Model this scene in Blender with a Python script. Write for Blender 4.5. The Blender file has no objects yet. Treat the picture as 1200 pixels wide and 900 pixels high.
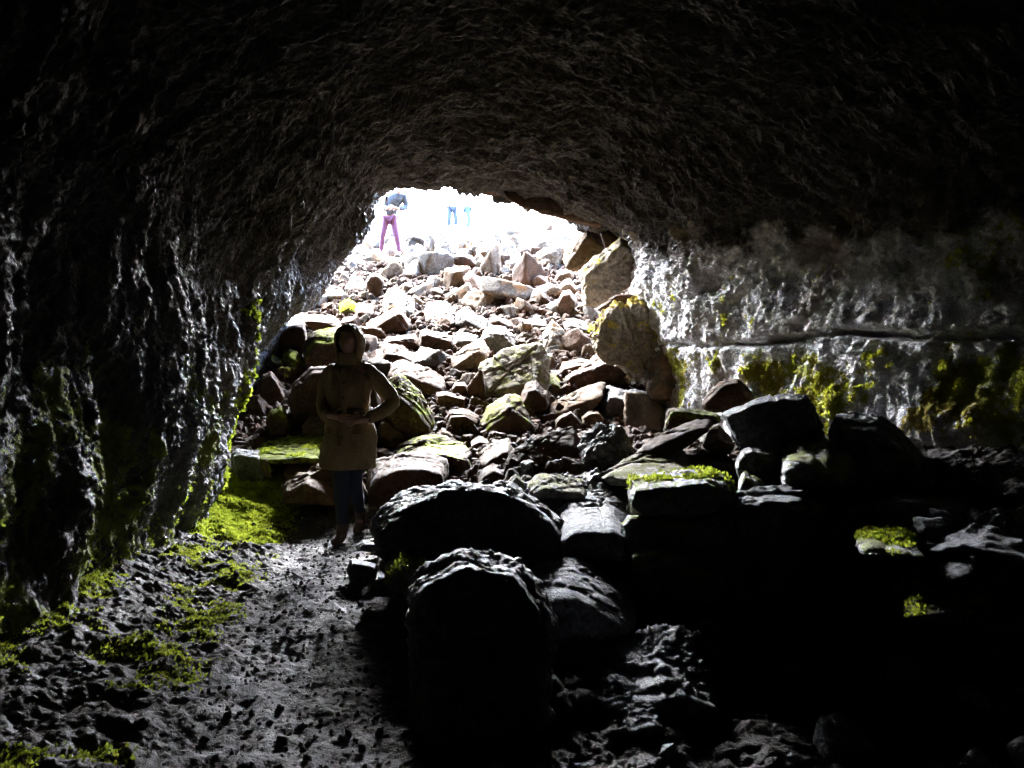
import bpy, bmesh, math, random
import numpy as np
from mathutils import Vector, Matrix, Euler

random.seed(7)
RNG = np.random.default_rng(7)
C = bpy.context.scene.collection
R = math.radians

# ------------------------------------------------------------------ camera geometry
F = 900.0                       # focal length in px of the 1200 px wide picture
PITCH = math.atan(30 / 900.0)   # looking slightly down
CAMZ = 1.5
cp, sp = math.cos(PITCH), math.sin(PITCH)

def ray(u, v):
    x = (u - 600) / F; y = 1.0; z = (450 - v) / F
    return Vector((x, y * cp + z * sp, -y * sp + z * cp))

def P(u, v, Y):
    r = ray(u, v)
    k = Y / r.y
    return Vector((r.x * k, Y, CAMZ + r.z * k))

def proj(p):
    x, y, z = p[0], p[1], p[2] - CAMZ
    yc = y * cp - z * sp; zc = y * sp + z * cp
    return 600 + F * x / yc, 450 - F * zc / yc

# ------------------------------------------------------------------ numpy noise
_perm = np.random.default_rng(3).permutation(256).astype(np.int32)
_perm = np.concatenate([_perm, _perm, _perm])
_g = np.random.default_rng(5).normal(size=(256, 3)); _g /= np.linalg.norm(_g, axis=1)[:, None]

def noise(p, seed=0):
    p = np.asarray(p, float) + seed * 17.31
    i = np.floor(p).astype(np.int64); f = p - i
    w = f * f * f * (f * (f * 6 - 15) + 10)
    i &= 255
    out = np.zeros(len(p))
    for dx in (0, 1):
        wx = w[:, 0] if dx else 1 - w[:, 0]
        a = _perm[(i[:, 0] + dx) & 255]
        for dy in (0, 1):
            wy = w[:, 1] if dy else 1 - w[:, 1]
            b = _perm[a + ((i[:, 1] + dy) & 255)]
            for dz in (0, 1):
                wz = w[:, 2] if dz else 1 - w[:, 2]
                h = _perm[b + ((i[:, 2] + dz) & 255)]
                g = _g[h]
                d = g[:, 0] * (f[:, 0] - dx) + g[:, 1] * (f[:, 1] - dy) + g[:, 2] * (f[:, 2] - dz)
                out += wx * wy * wz * d
    return out * 1.6

def fbm(p, octs=4, seed=0, gain=0.5):
    s = 0; a = 1.0; q = np.asarray(p, float)
    for k in range(octs):
        s = s + a * noise(q, seed + k)
        q = q * 2.03; a *= gain
    return s

def ridged(p, octs=3, seed=0, gain=0.5):
    s = 0; a = 1.0; q = np.asarray(p, float)
    for k in range(octs):
        s = s + a * (1 - 2 * np.abs(noise(q, seed + k)))
        q = q * 2.1; a *= gain
    return s

def sstep(a, b, x):
    t = np.clip((np.asarray(x, float) - a) / (b - a), 0, 1)
    return t * t * (3 - 2 * t)

# ------------------------------------------------------------------ mesh helpers
def mesh_np(name, V, Q, mat=None, smooth=True):
    me = bpy.data.meshes.new(name)
    V = np.ascontiguousarray(V, dtype=np.float32); Q = np.ascontiguousarray(Q, dtype=np.int32)
    n = Q.shape[1]
    me.vertices.add(len(V)); me.vertices.foreach_set('co', V.ravel())
    me.loops.add(Q.size); me.loops.foreach_set('vertex_index', Q.ravel())
    me.polygons.add(len(Q))
    me.polygons.foreach_set('loop_start', np.arange(0, Q.size, n, dtype=np.int32))
    me.polygons.foreach_set('loop_total', np.full(len(Q), n, dtype=np.int32))
    me.polygons.foreach_set('use_smooth', np.full(len(Q), smooth, dtype=bool))
    me.update(calc_edges=True); me.validate()
    if mat: me.materials.append(mat)
    return me

def link(name, me, parent=None):
    o = bpy.data.objects.new(name, me); C.objects.link(o)
    if parent: o.parent = parent
    return o

def tag(o, label, cat, group=None):
    o['label'] = label; o['category'] = cat; o['kind'] = 'thing'
    if group: o['group'] = group
    return o

_ico = {}
def ico(sub):
    if sub not in _ico:
        bm = bmesh.new(); bmesh.ops.create_icosphere(bm, subdivisions=sub, radius=1)
        V = np.array([v.co[:] for v in bm.verts]); V /= np.linalg.norm(V, axis=1)[:, None]
        Fc = np.array([[v.index for v in f.verts] for f in bm.faces]); bm.free()
        _ico[sub] = (V, Fc)
    return _ico[sub]

def hull_planes(pts):
    bm = bmesh.new()
    for p in pts: bm.verts.new(p)
    r = bmesh.ops.convex_hull(bm, input=bm.verts[:])
    bm.normal_update()
    c = Vector(np.mean(np.array(pts), axis=0))
    pl = []
    for f in bm.faces:
        n = f.normal
        if f.calc_area() < 1e-9: continue
        d = n.dot(f.calc_center_median() - c)
        if d < 0: n = -n; d = -d
        pl.append((n[0], n[1], n[2], max(d, 1e-3)))
    bm.free()
    return np.array(pl), np.array(c)

def rock_from_planes(pl, c, sub, seed, p=18, rough=0.035, size=None, flow=0.0):
    """star-shaped rock bounded by planes: soft-min over planes gives worn edges; fractured noise on top"""
    D, Fc = ico(sub)
    k = np.clip(D @ pl[:, :3].T / pl[:, 3][None, :], 0, None)
    r = (k ** p).sum(axis=1) ** (-1.0 / p)
    V = D * r[:, None]
    # second pass: stretch the sampling towards the rock's own proportions
    ext = V.max(0) - V.min(0)
    D2 = D * ext; D2 /= np.linalg.norm(D2, axis=1)[:, None]
    k = np.clip(D2 @ pl[:, :3].T / pl[:, 3][None, :], 0, None)
    r = (k ** p).sum(axis=1) ** (-1.0 / p)
    V = D2 * r[:, None]
    s = size or float(np.sort(ext)[1])
    q = V / s
    n = 0.45 * fbm(q * 2.2, 3, seed, 0.6) + 0.45 * ridged(q * 4.0, 3, seed + 9, .6) - 0.25 + .9 * np.abs(noise(q * 7, seed + 2)) + .75 * np.abs(noise(q * 14, seed + 3)) + .5 * np.abs(noise(q * 26, seed + 5)) - .35
    # strata / chipped steps
    st = np.floor((q[:, 2] * 6 + 1.3 * noise(q * 2, seed + 4))) * 0.0
    n = n + 0.55 * np.minimum(0, fbm(q * 3.0 + 4, 2, seed + 21) + 0.12) * 2 + st
    rg = np.random.default_rng(seed + 77)
    for _ in range(5):                                    # old fracture planes: small steps across the faces
        a = rg.normal(size=3); a /= np.linalg.norm(a)
        dd = q @ a - rg.uniform(-.35, .35) + .03 * noise(q * 5, seed + 6)
        n = n + rg.uniform(.5, 1.1) * np.tanh(dd / .012) * .5 - .9 * np.exp(-(dd / .015) ** 2)
    V = V + D2 * (n * rough * s)[:, None]
    return V + c, Fc

# ------------------------------------------------------------------ terrain
_gy = np.array([-20, 6.6, 7.5, 9.0, 10.5, 12.5, 15, 17, 20, 27, 35, 60, 130, 400.])
_gz = np.array([0, 0.0, 0.08, 0.36, 0.92, 1.80, 2.92, 3.72, 4.4, 5.9, 7.3, 11.5, 24, 70.])

def ground_z(X, Y):
    X = np.asarray(X, float); Y = np.asarray(Y, float)
    b = (np.interp(Y - .25, _gy, _gz) + np.interp(Y + .25, _gy, _gz) + np.interp(Y, _gy, _gz)) / 3
    pc = -0.85 - 0.16 * (Y - 3)                                   # centre of the trodden path
    left = .24 * sstep(0.5, 2.2, pc - X) * (1 - sstep(9, 12, Y)) * (1 - .3 * sstep(7.4, 9, Y))
    mound = 0.5 * sstep(0.55, 1.7, X - pc) * sstep(4.1, 5.6, Y)
    b = np.where(b > mound, b, b + (mound - b))
    rw = 0.35 * sstep(2.2, 3.6, X) * (1 - sstep(8, 10, Y))
    side = sstep(2.6, 8, X) * sstep(11.5, 15, Y) * 3.2 + sstep(5, 11, -X) * sstep(12, 16, Y) * 3.0  # banks of the collapse pit
    return b + left + rw + side

def hit_ground(u, v, y0=2.2, y1=70):
    r = ray(u, v)
    ys = np.concatenate([np.arange(y0, 20, .04), np.arange(20, y1, .2)])
    k = ys / r.y
    z = CAMZ + r.z * k
    below = np.nonzero(z < ground_z(r.x * k, ys))[0]
    return float(ys[below[0]]) if len(below) else None

# ------------------------------------------------------------------ materials
def nodes(mat):
    mat.use_nodes = True
    nt = mat.node_tree; nt.nodes.clear()
    return nt, nt.nodes, nt.links

def N(nt, typ, **kw):
    n = nt.nodes.new(typ)
    for k, v in kw.items():
        if k.startswith('i_'): n.inputs[k[2:]].default_value = v
        else: setattr(n, k, v)
    return n

def ramp(nt, src, stops):
    r = nt.nodes.new('ShaderNodeValToRGB'); e = r.color_ramp.elements
    while len(e) < len(stops): e.new(0.5)
    for x, (p, c) in zip(e, stops):
        x.position = p; x.color = (c[0], c[1], c[2], 1) if hasattr(c, '__len__') else (c, c, c, 1)
    nt.links.new(src, r.inputs['Fac']); return r.outputs['Color']

def rock_mat(name, ca, cb, rough=(.45, .8), scale=1.0, bump=.6, bd=.012, moss=0.0, mossc=(.16, .20, .015), mossc2=(.09, .10, .012),
             popcorn=0.0, spec=.5, zband=None, lit_blend=None, grit=1.0, patch=1.6, orange=0.0, rust=None, upmoss=True, stretch=(1, 1, 1)):
    m = bpy.data.materials.new(name); nt, nd, lk = nodes(m)
    out = N(nt, 'ShaderNodeOutputMaterial'); bs = N(nt, 'ShaderNodeBsdfPrincipled')
    lk.new(bs.outputs[0], out.inputs[0])
    tc = N(nt, 'ShaderNodeTexCoord'); oi = N(nt, 'ShaderNodeObjectInfo')
    mp = N(nt, 'ShaderNodeMapping'); mp.inputs['Scale'].default_value = stretch
    off = N(nt, 'ShaderNodeVectorMath', operation='SCALE'); off.inputs[0].default_value = (31, 17, 23)
    lk.new(oi.outputs['Random'], off.inputs['Scale'])
    lk.new(off.outputs[0], mp.inputs['Location']); lk.new(tc.outputs['Object'], mp.inputs['Vector'])
    co = mp.outputs[0]
    def nz(sc, det=5, ro=.6, dist=0):
        n = N(nt, 'ShaderNodeTexNoise'); n.inputs['Scale'].default_value = sc * scale; n.inputs['Detail'].default_value = det
        n.inputs['Roughness'].default_value = ro; n.inputs['Distortion'].default_value = dist
        lk.new(co, n.inputs['Vector']); return n.outputs['Fac']
    big = nz(2.2, 6, .65, .3); mid = nz(11, 6, .7); fine = nz(55, 4, .7)
    def mix(f, a, b, mode='MIX'):
        x = N(nt, 'ShaderNodeMix', data_type='RGBA', blend_type=mode)
        if isinstance(f, (int, float)): x.inputs[0].default_value = f
        else: lk.new(f, x.inputs[0])
        for s, i in ((a, 6), (b, 7)):
            if hasattr(s, 'type'): lk.new(s, x.inputs[i])
            else: x.inputs[i].default_value = (s[0], s[1], s[2], 1)
        return x.outputs[2]
    def math_(op, a, b=None, clamp=False):
        x = N(nt, 'ShaderNodeMath', operation=op); x.use_clamp = clamp
        for i, s in enumerate((a, b)):
            if s is None: continue
            if isinstance(s, (int, float)): x.inputs[i].default_value = s
            else: lk.new(s, x.inputs[i])
        return x.outputs[0]
    f1 = ramp(nt, big, [(.36, 0), (.64, 1)])
    col = mix(f1, ca, cb)
    if lit_blend:  # attribute picks the painted lit tone; dark pair stands for unlit rock
        ca_ = N(nt, 'ShaderNodeAttribute', attribute_name='lit_blend')
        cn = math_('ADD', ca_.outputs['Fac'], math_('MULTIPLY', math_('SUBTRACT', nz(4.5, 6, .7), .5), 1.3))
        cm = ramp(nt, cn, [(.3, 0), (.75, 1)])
        col = mix(cm, mix(f1, lit_blend[0], lit_blend[1]), col)
    f2 = ramp(nt, mid, [(.38, .55), (.62, 1.35)])
    col = mix(1.0, col, f2, 'MULTIPLY')
    f3 = ramp(nt, fine, [(.35, .65), (.65, 1.3)])
    col = mix(1.0, col, f3, 'MULTIPLY')
    # each stone its own tone
    rv = N(nt, 'ShaderNodeMapRange'); rv.inputs[3].default_value = .68; rv.inputs[4].default_value = 1.3
    lk.new(oi.outputs['Random'], rv.inputs[0])
    cr = N(nt, 'ShaderNodeCombineColor')
    for i in range(3): lk.new(rv.outputs[0], cr.inputs[i])
    col = mix(1.0, col, cr.outputs[0], 'MULTIPLY')
    if rust:
        rm = ramp(nt, nz(1.3, 4, .6, .5), [(.52, 0), (.68, .8)])
        col = mix(rm, col, rust)
    # grain: pores and grit
    vo = N(nt, 'ShaderNodeTexVoronoi'); vo.inputs['Scale'].default_value = 38 * scale; lk.new(co, vo.inputs['Vector'])
    pore = ramp(nt, vo.outputs['Distance'], [(.05, 0), (.38, 1)])
    h = math_('ADD', math_('MULTIPLY', mid, 1.1), math_('MULTIPLY', fine, .55 * grit))
    h = math_('ADD', h, math_('MULTIPLY', pore, .16))
    if popcorn:
        v2 = N(nt, 'ShaderNodeTexVoronoi', feature='SMOOTH_F1'); v2.inputs['Scale'].default_value = 30; v2.inputs['Smoothness'].default_value = .25
        lk.new(co, v2.inputs['Vector'])
        h = math_('SUBTRACT', h, math_('MULTIPLY', v2.outputs['Distance'], popcorn))
    mm = None
    if moss > 0:
        ge = N(nt, 'ShaderNodeNewGeometry'); sx = N(nt, 'ShaderNodeSeparateXYZ'); lk.new(ge.outputs['Normal'], sx.inputs[0])
        pn = nz(patch, 5, .62, .4); pf = nz(patch * 9, 3, .7)
        s = math_('ADD', pn, math_('MULTIPLY', math_('SUBTRACT', pf, .5), .45))
        if upmoss: s = math_('ADD', s, math_('MULTIPLY', sx.outputs[2], .16))
        if zband:
            sz = N(nt, 'ShaderNodeSeparateXYZ'); lk.new(ge.outputs['Position'], sz.inputs[0])
            zr = N(nt, 'ShaderNodeFloatCurve')
            cu = zr.mapping.curves[0]
            pts = zband
            while len(cu.points) < len(pts): cu.points.new(.5, .5)
            for pt, (a, b) in zip(cu.points, pts): pt.location = (a / 4.0, b)
            zr.mapping.update()
            lk.new(math_('DIVIDE', sz.outputs[2], 4.0), zr.inputs['Value'])
            s = math_('ADD', s, math_('MULTIPLY', math_('SUBTRACT', zr.outputs[0], .5), .4))
        mm = ramp(nt, s, [(.70 - moss * .32, 0), (.76 - moss * .30, 1)])
        mcol = mix(ramp(nt, nz(7, 4), [(.35, 0), (.65, 1)]), mossc2, mossc)
        if orange:
            mcol = mix(ramp(nt, nz(.9, 3), [(.45, 0), (.6, orange)]), mcol, (.30, .20, .02))
        col = mix(mm, col, mcol)
        h = math_('ADD', h, math_('MULTIPLY', mm, math_('MULTIPLY', nz(60, 3, .8), .9)))
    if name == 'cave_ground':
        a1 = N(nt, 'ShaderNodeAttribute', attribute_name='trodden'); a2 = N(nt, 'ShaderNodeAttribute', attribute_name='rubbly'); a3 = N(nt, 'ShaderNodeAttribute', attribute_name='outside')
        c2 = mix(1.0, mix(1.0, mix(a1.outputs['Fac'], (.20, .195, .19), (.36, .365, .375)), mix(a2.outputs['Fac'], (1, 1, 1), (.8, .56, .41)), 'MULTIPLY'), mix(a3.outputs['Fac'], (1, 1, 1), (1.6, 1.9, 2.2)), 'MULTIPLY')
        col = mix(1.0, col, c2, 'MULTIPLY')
    lk.new(col, bs.inputs['Base Color'])
    rr = N(nt, 'ShaderNodeMapRange'); rr.inputs[3].default_value = rough[0]; rr.inputs[4].default_value = rough[1]
    rr.inputs[1].default_value = .35; rr.inputs[2].default_value = .65
    lk.new(nz(5, 5), rr.inputs[0])
    if mm is not None:
        lk.new(math_('MAXIMUM', rr.outputs[0], math_('MULTIPLY', mm, .9)), bs.inputs['Roughness'])
    else: lk.new(rr.outputs[0], bs.inputs['Roughness'])
    bs.inputs['Specular IOR Level'].default_value = spec
    b = N(nt, 'ShaderNodeBump'); b.inputs['Strength'].default_value = bump; b.inputs['Distance'].default_value = bd
    lk.new(h, b.inputs['Height']); lk.new(b.outputs[0], bs.inputs['Normal'])
    return m

def moss_mat(name, c1, c2):
    """fronds let light through: half reflected, half transmitted"""
    m = bpy.data.materials.new(name); nt, nd, lk = nodes(m)
    out = N(nt, 'ShaderNodeOutputMaterial'); df = N(nt, 'ShaderNodeBsdfDiffuse'); tr = N(nt, 'ShaderNodeBsdfTranslucent'); mx = N(nt, 'ShaderNodeMixShader')
    mx.inputs[0].default_value = .45
    tc = N(nt, 'ShaderNodeTexCoord'); n = N(nt, 'ShaderNodeTexNoise'); n.inputs['Scale'].default_value = 7; n.inputs['Detail'].default_value = 6
    lk.new(tc.outputs['Object'], n.inputs['Vector'])
    c = ramp(nt, n.outputs['Fac'], [(.35, c1), (.65, c2)])
    lk.new(c, df.inputs[0]); lk.new(c, tr.inputs[0]); lk.new(df.outputs[0], mx.inputs[1]); lk.new(tr.outputs[0], mx.inputs[2]); lk.new(mx.outputs[0], out.inputs[0])
    return m

def plain_mat(name, col, rough=.8, var=.25, sc=30, bump=.25, spec=.3):
    m = bpy.data.materials.new(name); nt, nd, lk = nodes(m)
    out = N(nt, 'ShaderNodeOutputMaterial'); bs = N(nt, 'ShaderNodeBsdfPrincipled'); lk.new(bs.outputs[0], out.inputs[0])
    tc = N(nt, 'ShaderNodeTexCoord'); n = N(nt, 'ShaderNodeTexNoise'); n.inputs['Scale'].default_value = sc; n.inputs['Detail'].default_value = 4
    lk.new(tc.outputs['Object'], n.inputs['Vector'])
    c = ramp(nt, n.outputs['Fac'], [(.3, [x * (1 - var) for x in col]), (.7, [x * (1 + var) for x in col])])
    lk.new(c, bs.inputs['Base Color']); bs.inputs['Roughness'].default_value = rough; bs.inputs['Specular IOR Level'].default_value = spec
    b = N(nt, 'ShaderNodeBump'); b.inputs['Strength'].default_value = bump; b.inputs['Distance'].default_value = .004
    lk.new(n.outputs['Fac'], b.inputs['Height']); lk.new(b.outputs[0], bs.inputs['Normal'])
    return m

M = {}
M['brown'] = rock_mat('brown_basalt', (.034, .0205, .0135), (.060, .038, .026), rough=(.75, 1.0), spec=.12, scale=2.2, bump=.7, rust=(.055, .026, .015))
M['orange_moss'] = rock_mat('tan_basalt_with_orange_moss', (.11, .09, .065), (.18, .15, .11), scale=1.8, bump=.9, rough=(.75, 1.0), spec=.12, moss=.42, patch=2.4, mossc=(.36, .25, .02), mossc2=(.22, .19, .03))
M['tan'] = rock_mat('tan_basalt', (.046, .030, .018), (.082, .058, .037), rough=(.75, 1.0), spec=.12, scale=2.2, bump=.7, rust=(.065, .034, .017))
M['grey'] = rock_mat('grey_basalt', (.033, .030, .027), (.062, .056, .049), rough=(.75, 1.0), spec=.12, scale=2.0, bump=.8)
M['dark'] = rock_mat('dark_wet_basalt', (.065, .067, .077), (.13, .133, .148), spec=.22, rough=(.5, .8), scale=1.8, bump=1.0, bd=.025, popcorn=.6)
M['slate'] = rock_mat('blue_grey_basalt', (.075, .079, .09), (.14, .144, .158), rough=(.65, .9), spec=.2, scale=1.8, bump=.9, bd=.02, popcorn=.4)
M['pale'] = rock_mat('pale_pitted_basalt', (.08, .069, .056), (.13, .115, .097), rough=(.75, 1.0), spec=.12, scale=1.8, bump=.8, rust=(.27, .16, .08))
M['brown_moss'] = rock_mat('brown_basalt_with_moss', (.038, .025, .017), (.066, .046, .032), rough=(.75, 1.0), spec=.12, scale=2.0, bump=.8, moss=.36, patch=2.2)
M['grey_moss'] = rock_mat('grey_basalt_with_moss', (.11, .105, .095), (.20, .18, .15), rough=(.75, 1.0), spec=.12, scale=2.0, bump=.9, moss=.30, patch=2.6, mossc=(.12, .125, .03), mossc2=(.085, .085, .03))
M['dark_moss'] = rock_mat('dark_basalt_with_moss', (.06, .06, .06), (.11, .105, .10), rough=(.35, .65), scale=1.8, bump=1.0, bd=.02, popcorn=.5, moss=.36, patch=2.4)
M['full_moss'] = rock_mat('moss_covered_basalt', (.05, .038, .026), (.08, .06, .042), rough=(.75, 1.0), spec=.12, scale=2.0, bump=.9, moss=.7, patch=2.0)
M['pale_moss'] = rock_mat('pale_basalt_with_yellow_moss', (.13, .108, .08), (.21, .178, .14), rough=(.75, 1.0), spec=.12, scale=1.8, bump=.8, moss=.26, patch=2.4, mossc=(.34, .27, .02), mossc2=(.2, .2, .02))
M['ground'] = rock_mat('cave_ground', (.095, .085, .08), (.17, .155, .145), rough=(.6, .9), bump=1.0, bd=.02, scale=1.3, moss=.0, spec=.25)
M['wall_l'] = rock_mat('left_lava_wall', (.09, .09, .10), (.18, .178, .19), lit_blend=((.016, .014, .014), (.034, .030, .029)), rough=(.5, .75), bump=1.0, bd=.022, popcorn=.8, spec=.45, grit=3.0,
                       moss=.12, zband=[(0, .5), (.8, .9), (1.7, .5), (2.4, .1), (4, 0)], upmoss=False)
M['ceil'] = rock_mat('lava_ceiling', (.36, .36, .38), (.50, .50, .52), lit_blend=((.013, .0108, .010), (.030, .0245, .021)), rough=(.45, .7), grit=1.6, bump=1.0, bd=.03, popcorn=.9, spec=.3)
M['wall_r'] = rock_mat('right_lava_wall', (.48, .485, .52), (.62, .625, .66), lit_blend=((.009, .0075, .007), (.021, .017, .0145)), rough=(.5, .8), bump=.9, bd=.022, popcorn=.7, spec=.4, grit=2.0,  # pale pair carries painted light, dark pair the unlit tone
                       moss=.10, zband=[(0, .4), (.7, .6), (1.1, .95), (1.6, .75), (1.75, .45), (2.2, .6), (2.8, .3), (3.2, 0), (4, 0)],
                       upmoss=False, patch=1.4, orange=.7, mossc=(.38, .40, .03), mossc2=(.22, .23, .03), rust=(.22, .18, .13))
M['moss'] = moss_mat('lime_moss', (.16, .20, .02), (.38, .44, .045))
M['moss_wall'] = moss_mat('yellow_green_wall_moss', (.24, .24, .03), (.48, .49, .05))
M['moss_dull'] = moss_mat('olive_moss', (.12, .14, .02), (.30, .34, .04))

# ------------------------------------------------------------------ ground sheet
SURF = {}
def surf_z(X, Y):
    xs, ys, Z = SURF['xs'], SURF['ys'], SURF['Z']
    X = np.asarray(X, float); Y = np.asarray(Y, float)
    i = np.clip(np.searchsorted(xs, X) - 1, 0, len(xs) - 2); j = np.clip(np.searchsorted(ys, Y) - 1, 0, len(ys) - 2)
    a = (X - xs[i]) / (xs[i + 1] - xs[i]); b = (Y - ys[j]) / (ys[j + 1] - ys[j])
    return (Z[j, i] * (1 - a) + Z[j, i + 1] * a) * (1 - b) + (Z[j + 1, i] * (1 - a) + Z[j + 1, i + 1] * a) * b

def build_ground():
    xs = np.concatenate([np.linspace(-260, -14, 26)[:-1], np.linspace(-14, -4, 50)[:-1], np.linspace(-4, .6, 620)[:-1], np.linspace(.6, 3.6, 150)[:-1],
                         np.linspace(3.6, 14, 50)[:-1], np.linspace(14, 260, 26)])
    ys = np.concatenate([np.linspace(-14, 2, 60)[:-1], np.linspace(2, 7.4, 620)[:-1], np.linspace(7.4, 20, 240)[:-1],
                         np.linspace(20, 40, 100)[:-1], np.linspace(40, 400, 60)])
    X, Y = np.meshgrid(xs, ys); X = X.ravel(); Y = Y.ravel()
    Z = ground_z(X, Y)
    p = np.stack([X, Y, Z], 1)
    pc = -0.85 - 0.16 * (Y - 3)
    path = (1 - sstep(.35, .7, np.abs(X - pc))) * (1 - sstep(6.5, 7.5, Y))
    inner = (np.abs(X) < 15)
    Z = Z + fbm(p * np.array([.5, .5, 0]), 3, 2) * np.where(Y > 16, .10, .05)
    n2 = fbm(p * 4.0, 4, 12, .6)
    Z = Z + (np.abs(noise(p * 3.5, 14)) * .05 + np.abs(noise(p * 8, 15)) * .022) * (1 - path) * (1 - .6 * sstep(.6, 1.0, X - pc)) * (1 - sstep(7, 10, Y)) * inner
    Z = Z + n2 * np.where(inner, .02 + .018 * (1 - path), 0)
    crumb = np.abs(noise(p * 17, 81)) * .012 + np.abs(noise(p * 34, 82)) * .009 + np.abs(noise(p * 60, 83)) * .005
    Z = Z + crumb * inner * (1 - sstep(9, 12, Y)) * (.65 + 1.0 * (1 - path))
    Z = Z - path * .03 * sstep(.0, .5, noise(p * np.array([2.2, 1.6, 0]), 71))
    V = np.stack([X, Y, Z], 1)
    nx, ny = len(xs), len(ys)
    SURF['xs'], SURF['ys'], SURF['Z'] = xs, ys, Z.reshape(ny, nx)
    a = np.arange(nx * ny).reshape(ny, nx)
    Q = np.stack([a[:-1, :-1], a[:-1, 1:], a[1:, 1:], a[1:, :-1]], -1).reshape(-1, 4)
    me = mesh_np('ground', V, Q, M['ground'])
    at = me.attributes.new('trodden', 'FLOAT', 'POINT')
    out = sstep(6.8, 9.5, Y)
    msk = np.clip(path * (.75 + .8 * noise(p * 3.0, 61)), 0, 1) * (1 - out)  # paler path and darker bank also stand for light and shade
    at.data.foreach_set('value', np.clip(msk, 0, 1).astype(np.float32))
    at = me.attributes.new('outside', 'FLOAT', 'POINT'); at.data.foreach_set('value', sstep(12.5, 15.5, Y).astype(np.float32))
    at = me.attributes.new('rubbly', 'FLOAT', 'POINT'); at.data.foreach_set('value', out.astype(np.float32))
    o = link('ground', me); o['kind'] = 'structure'
    return o

# ------------------------------------------------------------------ the lava tube
ST = [
 (-12.0, [(-.4,-.6),(-.4,.6),(-.3,.9),(-.2,1.2),(-.1,1.4),(.2,1.5),(.5,1.4),(.7,1.2),(.8,.9),(.8,.6),(.8,-.6)]),
 (-11.0, [(-1.4,-.6),(-1.4,.6),(-1.3,1.3),(-1.1,1.8),(-.7,2.2),(.2,2.4),(1.2,2.2),(1.7,1.8),(2.0,1.4),(2.0,.9),(2.0,-.6)]),
 (-8.0, [(-1.9,-.6),(-1.9,.6),(-1.85,1.4),(-1.7,2.1),(-1.1,2.7),(.1,2.9),(1.5,2.8),(2.5,2.3),(2.9,1.8),(3.0,1.1),(3.0,-.6)]),
 (0.0, [(-2.35,-.5),(-2.25,.7),(-2.15,1.5),(-1.95,2.2),(-1.2,2.85),(.1,3.1),(1.5,2.95),(3.6,2.55),(4.7,2.05),(4.9,1.2),(4.7,-.5)]),
 (3.0, [(-2.4,-.5),(-2.3,.7),(-2.2,1.5),(-2.0,2.25),(-1.25,3.0),(.1,3.35),(1.5,3.2),(3.5,2.7),(4.5,2.15),(4.5,1.2),(4.25,-.5)]),
 (5.0, [(-2.55,-.5),(-2.45,.7),(-2.35,1.5),(-2.15,2.4),(-1.45,3.35),(0,3.8),(1.4,3.5),(3.05,2.9),(3.85,2.35),(3.78,1.3),(3.55,-.5)]),
 (6.2, [(-2.75,-.5),(-2.6,.6),(-2.38,1.5),(-2.3,2.4),(-1.55,3.6),(-.05,4.1),(1.35,3.75),(2.65,3.05),(3.35,2.55),(3.28,1.4),(3.1,-.5)]),
 (7.3, [(-2.95,-.5),(-2.78,.7),(-2.5,1.5),(-2.35,2.4),(-1.6,3.7),(-.1,4.25),(1.3,3.85),(2.4,3.1),(2.88,2.65),(2.8,1.5),(2.65,-.5)]),
 (8.8, [(-3.7,-.2),(-3.45,1.0),(-2.75,1.95),(-2.4,2.8),(-1.75,3.7),(-.3,4.2),(1.0,3.95),(1.85,3.25),(2.28,2.75),(2.2,1.8),(2.15,-.2)]),
 (12.4, [(-3.95, 0.9), (-3.8, 2.0), (-3.09, 2.59), (-2.57, 3.33), (-2.1, 4.31), (-0.76, 4.37), (0.27, 4.15), (1.28, 3.7), (1.96, 3.27), (2.08, 2.4), (2.2, 0.9)]),
]
def flare(base, k):
    cx, cz = -.7, 2.6
    o = []
    for x, z in base:
        d = math.hypot(x - cx, z - cz); o.append((x + (x - cx) / d * k, z + (z - cz) / d * k * (1 if z > cz else .3)))
    return o
for dy, k in ((.25, .12), (.6, .6), (.8, 1.6), (1.0, 3.5), (1.3, 7.0)):
    ST.append((12.4 + dy, flare([q for q in ST if q[0] == 12.4][0][1], k)))

def catmull(P_, t):
    n = len(P_); i = np.clip(np.floor(t).astype(int), 0, n - 2); f = (t - i)[:, None]
    p0 = P_[np.maximum(i - 1, 0)]; p1 = P_[i]; p2 = P_[i + 1]; p3 = P_[np.minimum(i + 2, n - 1)]
    return .5 * (2 * p1 + (p2 - p0) * f + (2 * p0 - 5 * p1 + 4 * p2 - p3) * f ** 2 + (3 * p1 - p0 - 3 * p2 + p3) * f ** 3)

def tube_xz(Yq):
    sy = np.array([s[0] for s in ST]); sc = np.array([s[1] for s in ST])         # S x 11 x 2
    out = np.zeros((len(Yq), 11, 2))
    # cubic hermite with finite-difference tangents limited (no overshoot)
    d = np.gradient(sc.reshape(len(ST), -1), sy, axis=0).reshape(sc.shape)
    i = np.clip(np.searchsorted(sy, Yq) - 1, 0, len(sy) - 2)
    h = sy[i + 1] - sy[i]; t = ((Yq - sy[i]) / h)[:, None, None]; h = h[:, None, None]
    lin = sc[i] * (1 - t) + sc[i + 1] * t
    her = (2*t**3-3*t**2+1)*sc[i] + (t**3-2*t**2+t)*h*d[i] + (-2*t**3+3*t**2)*sc[i+1] + (t**3-t**2)*h*d[i+1]
    k = (Yq > 12.10)[:, None, None]
    return np.where(k, lin, her)

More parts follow.
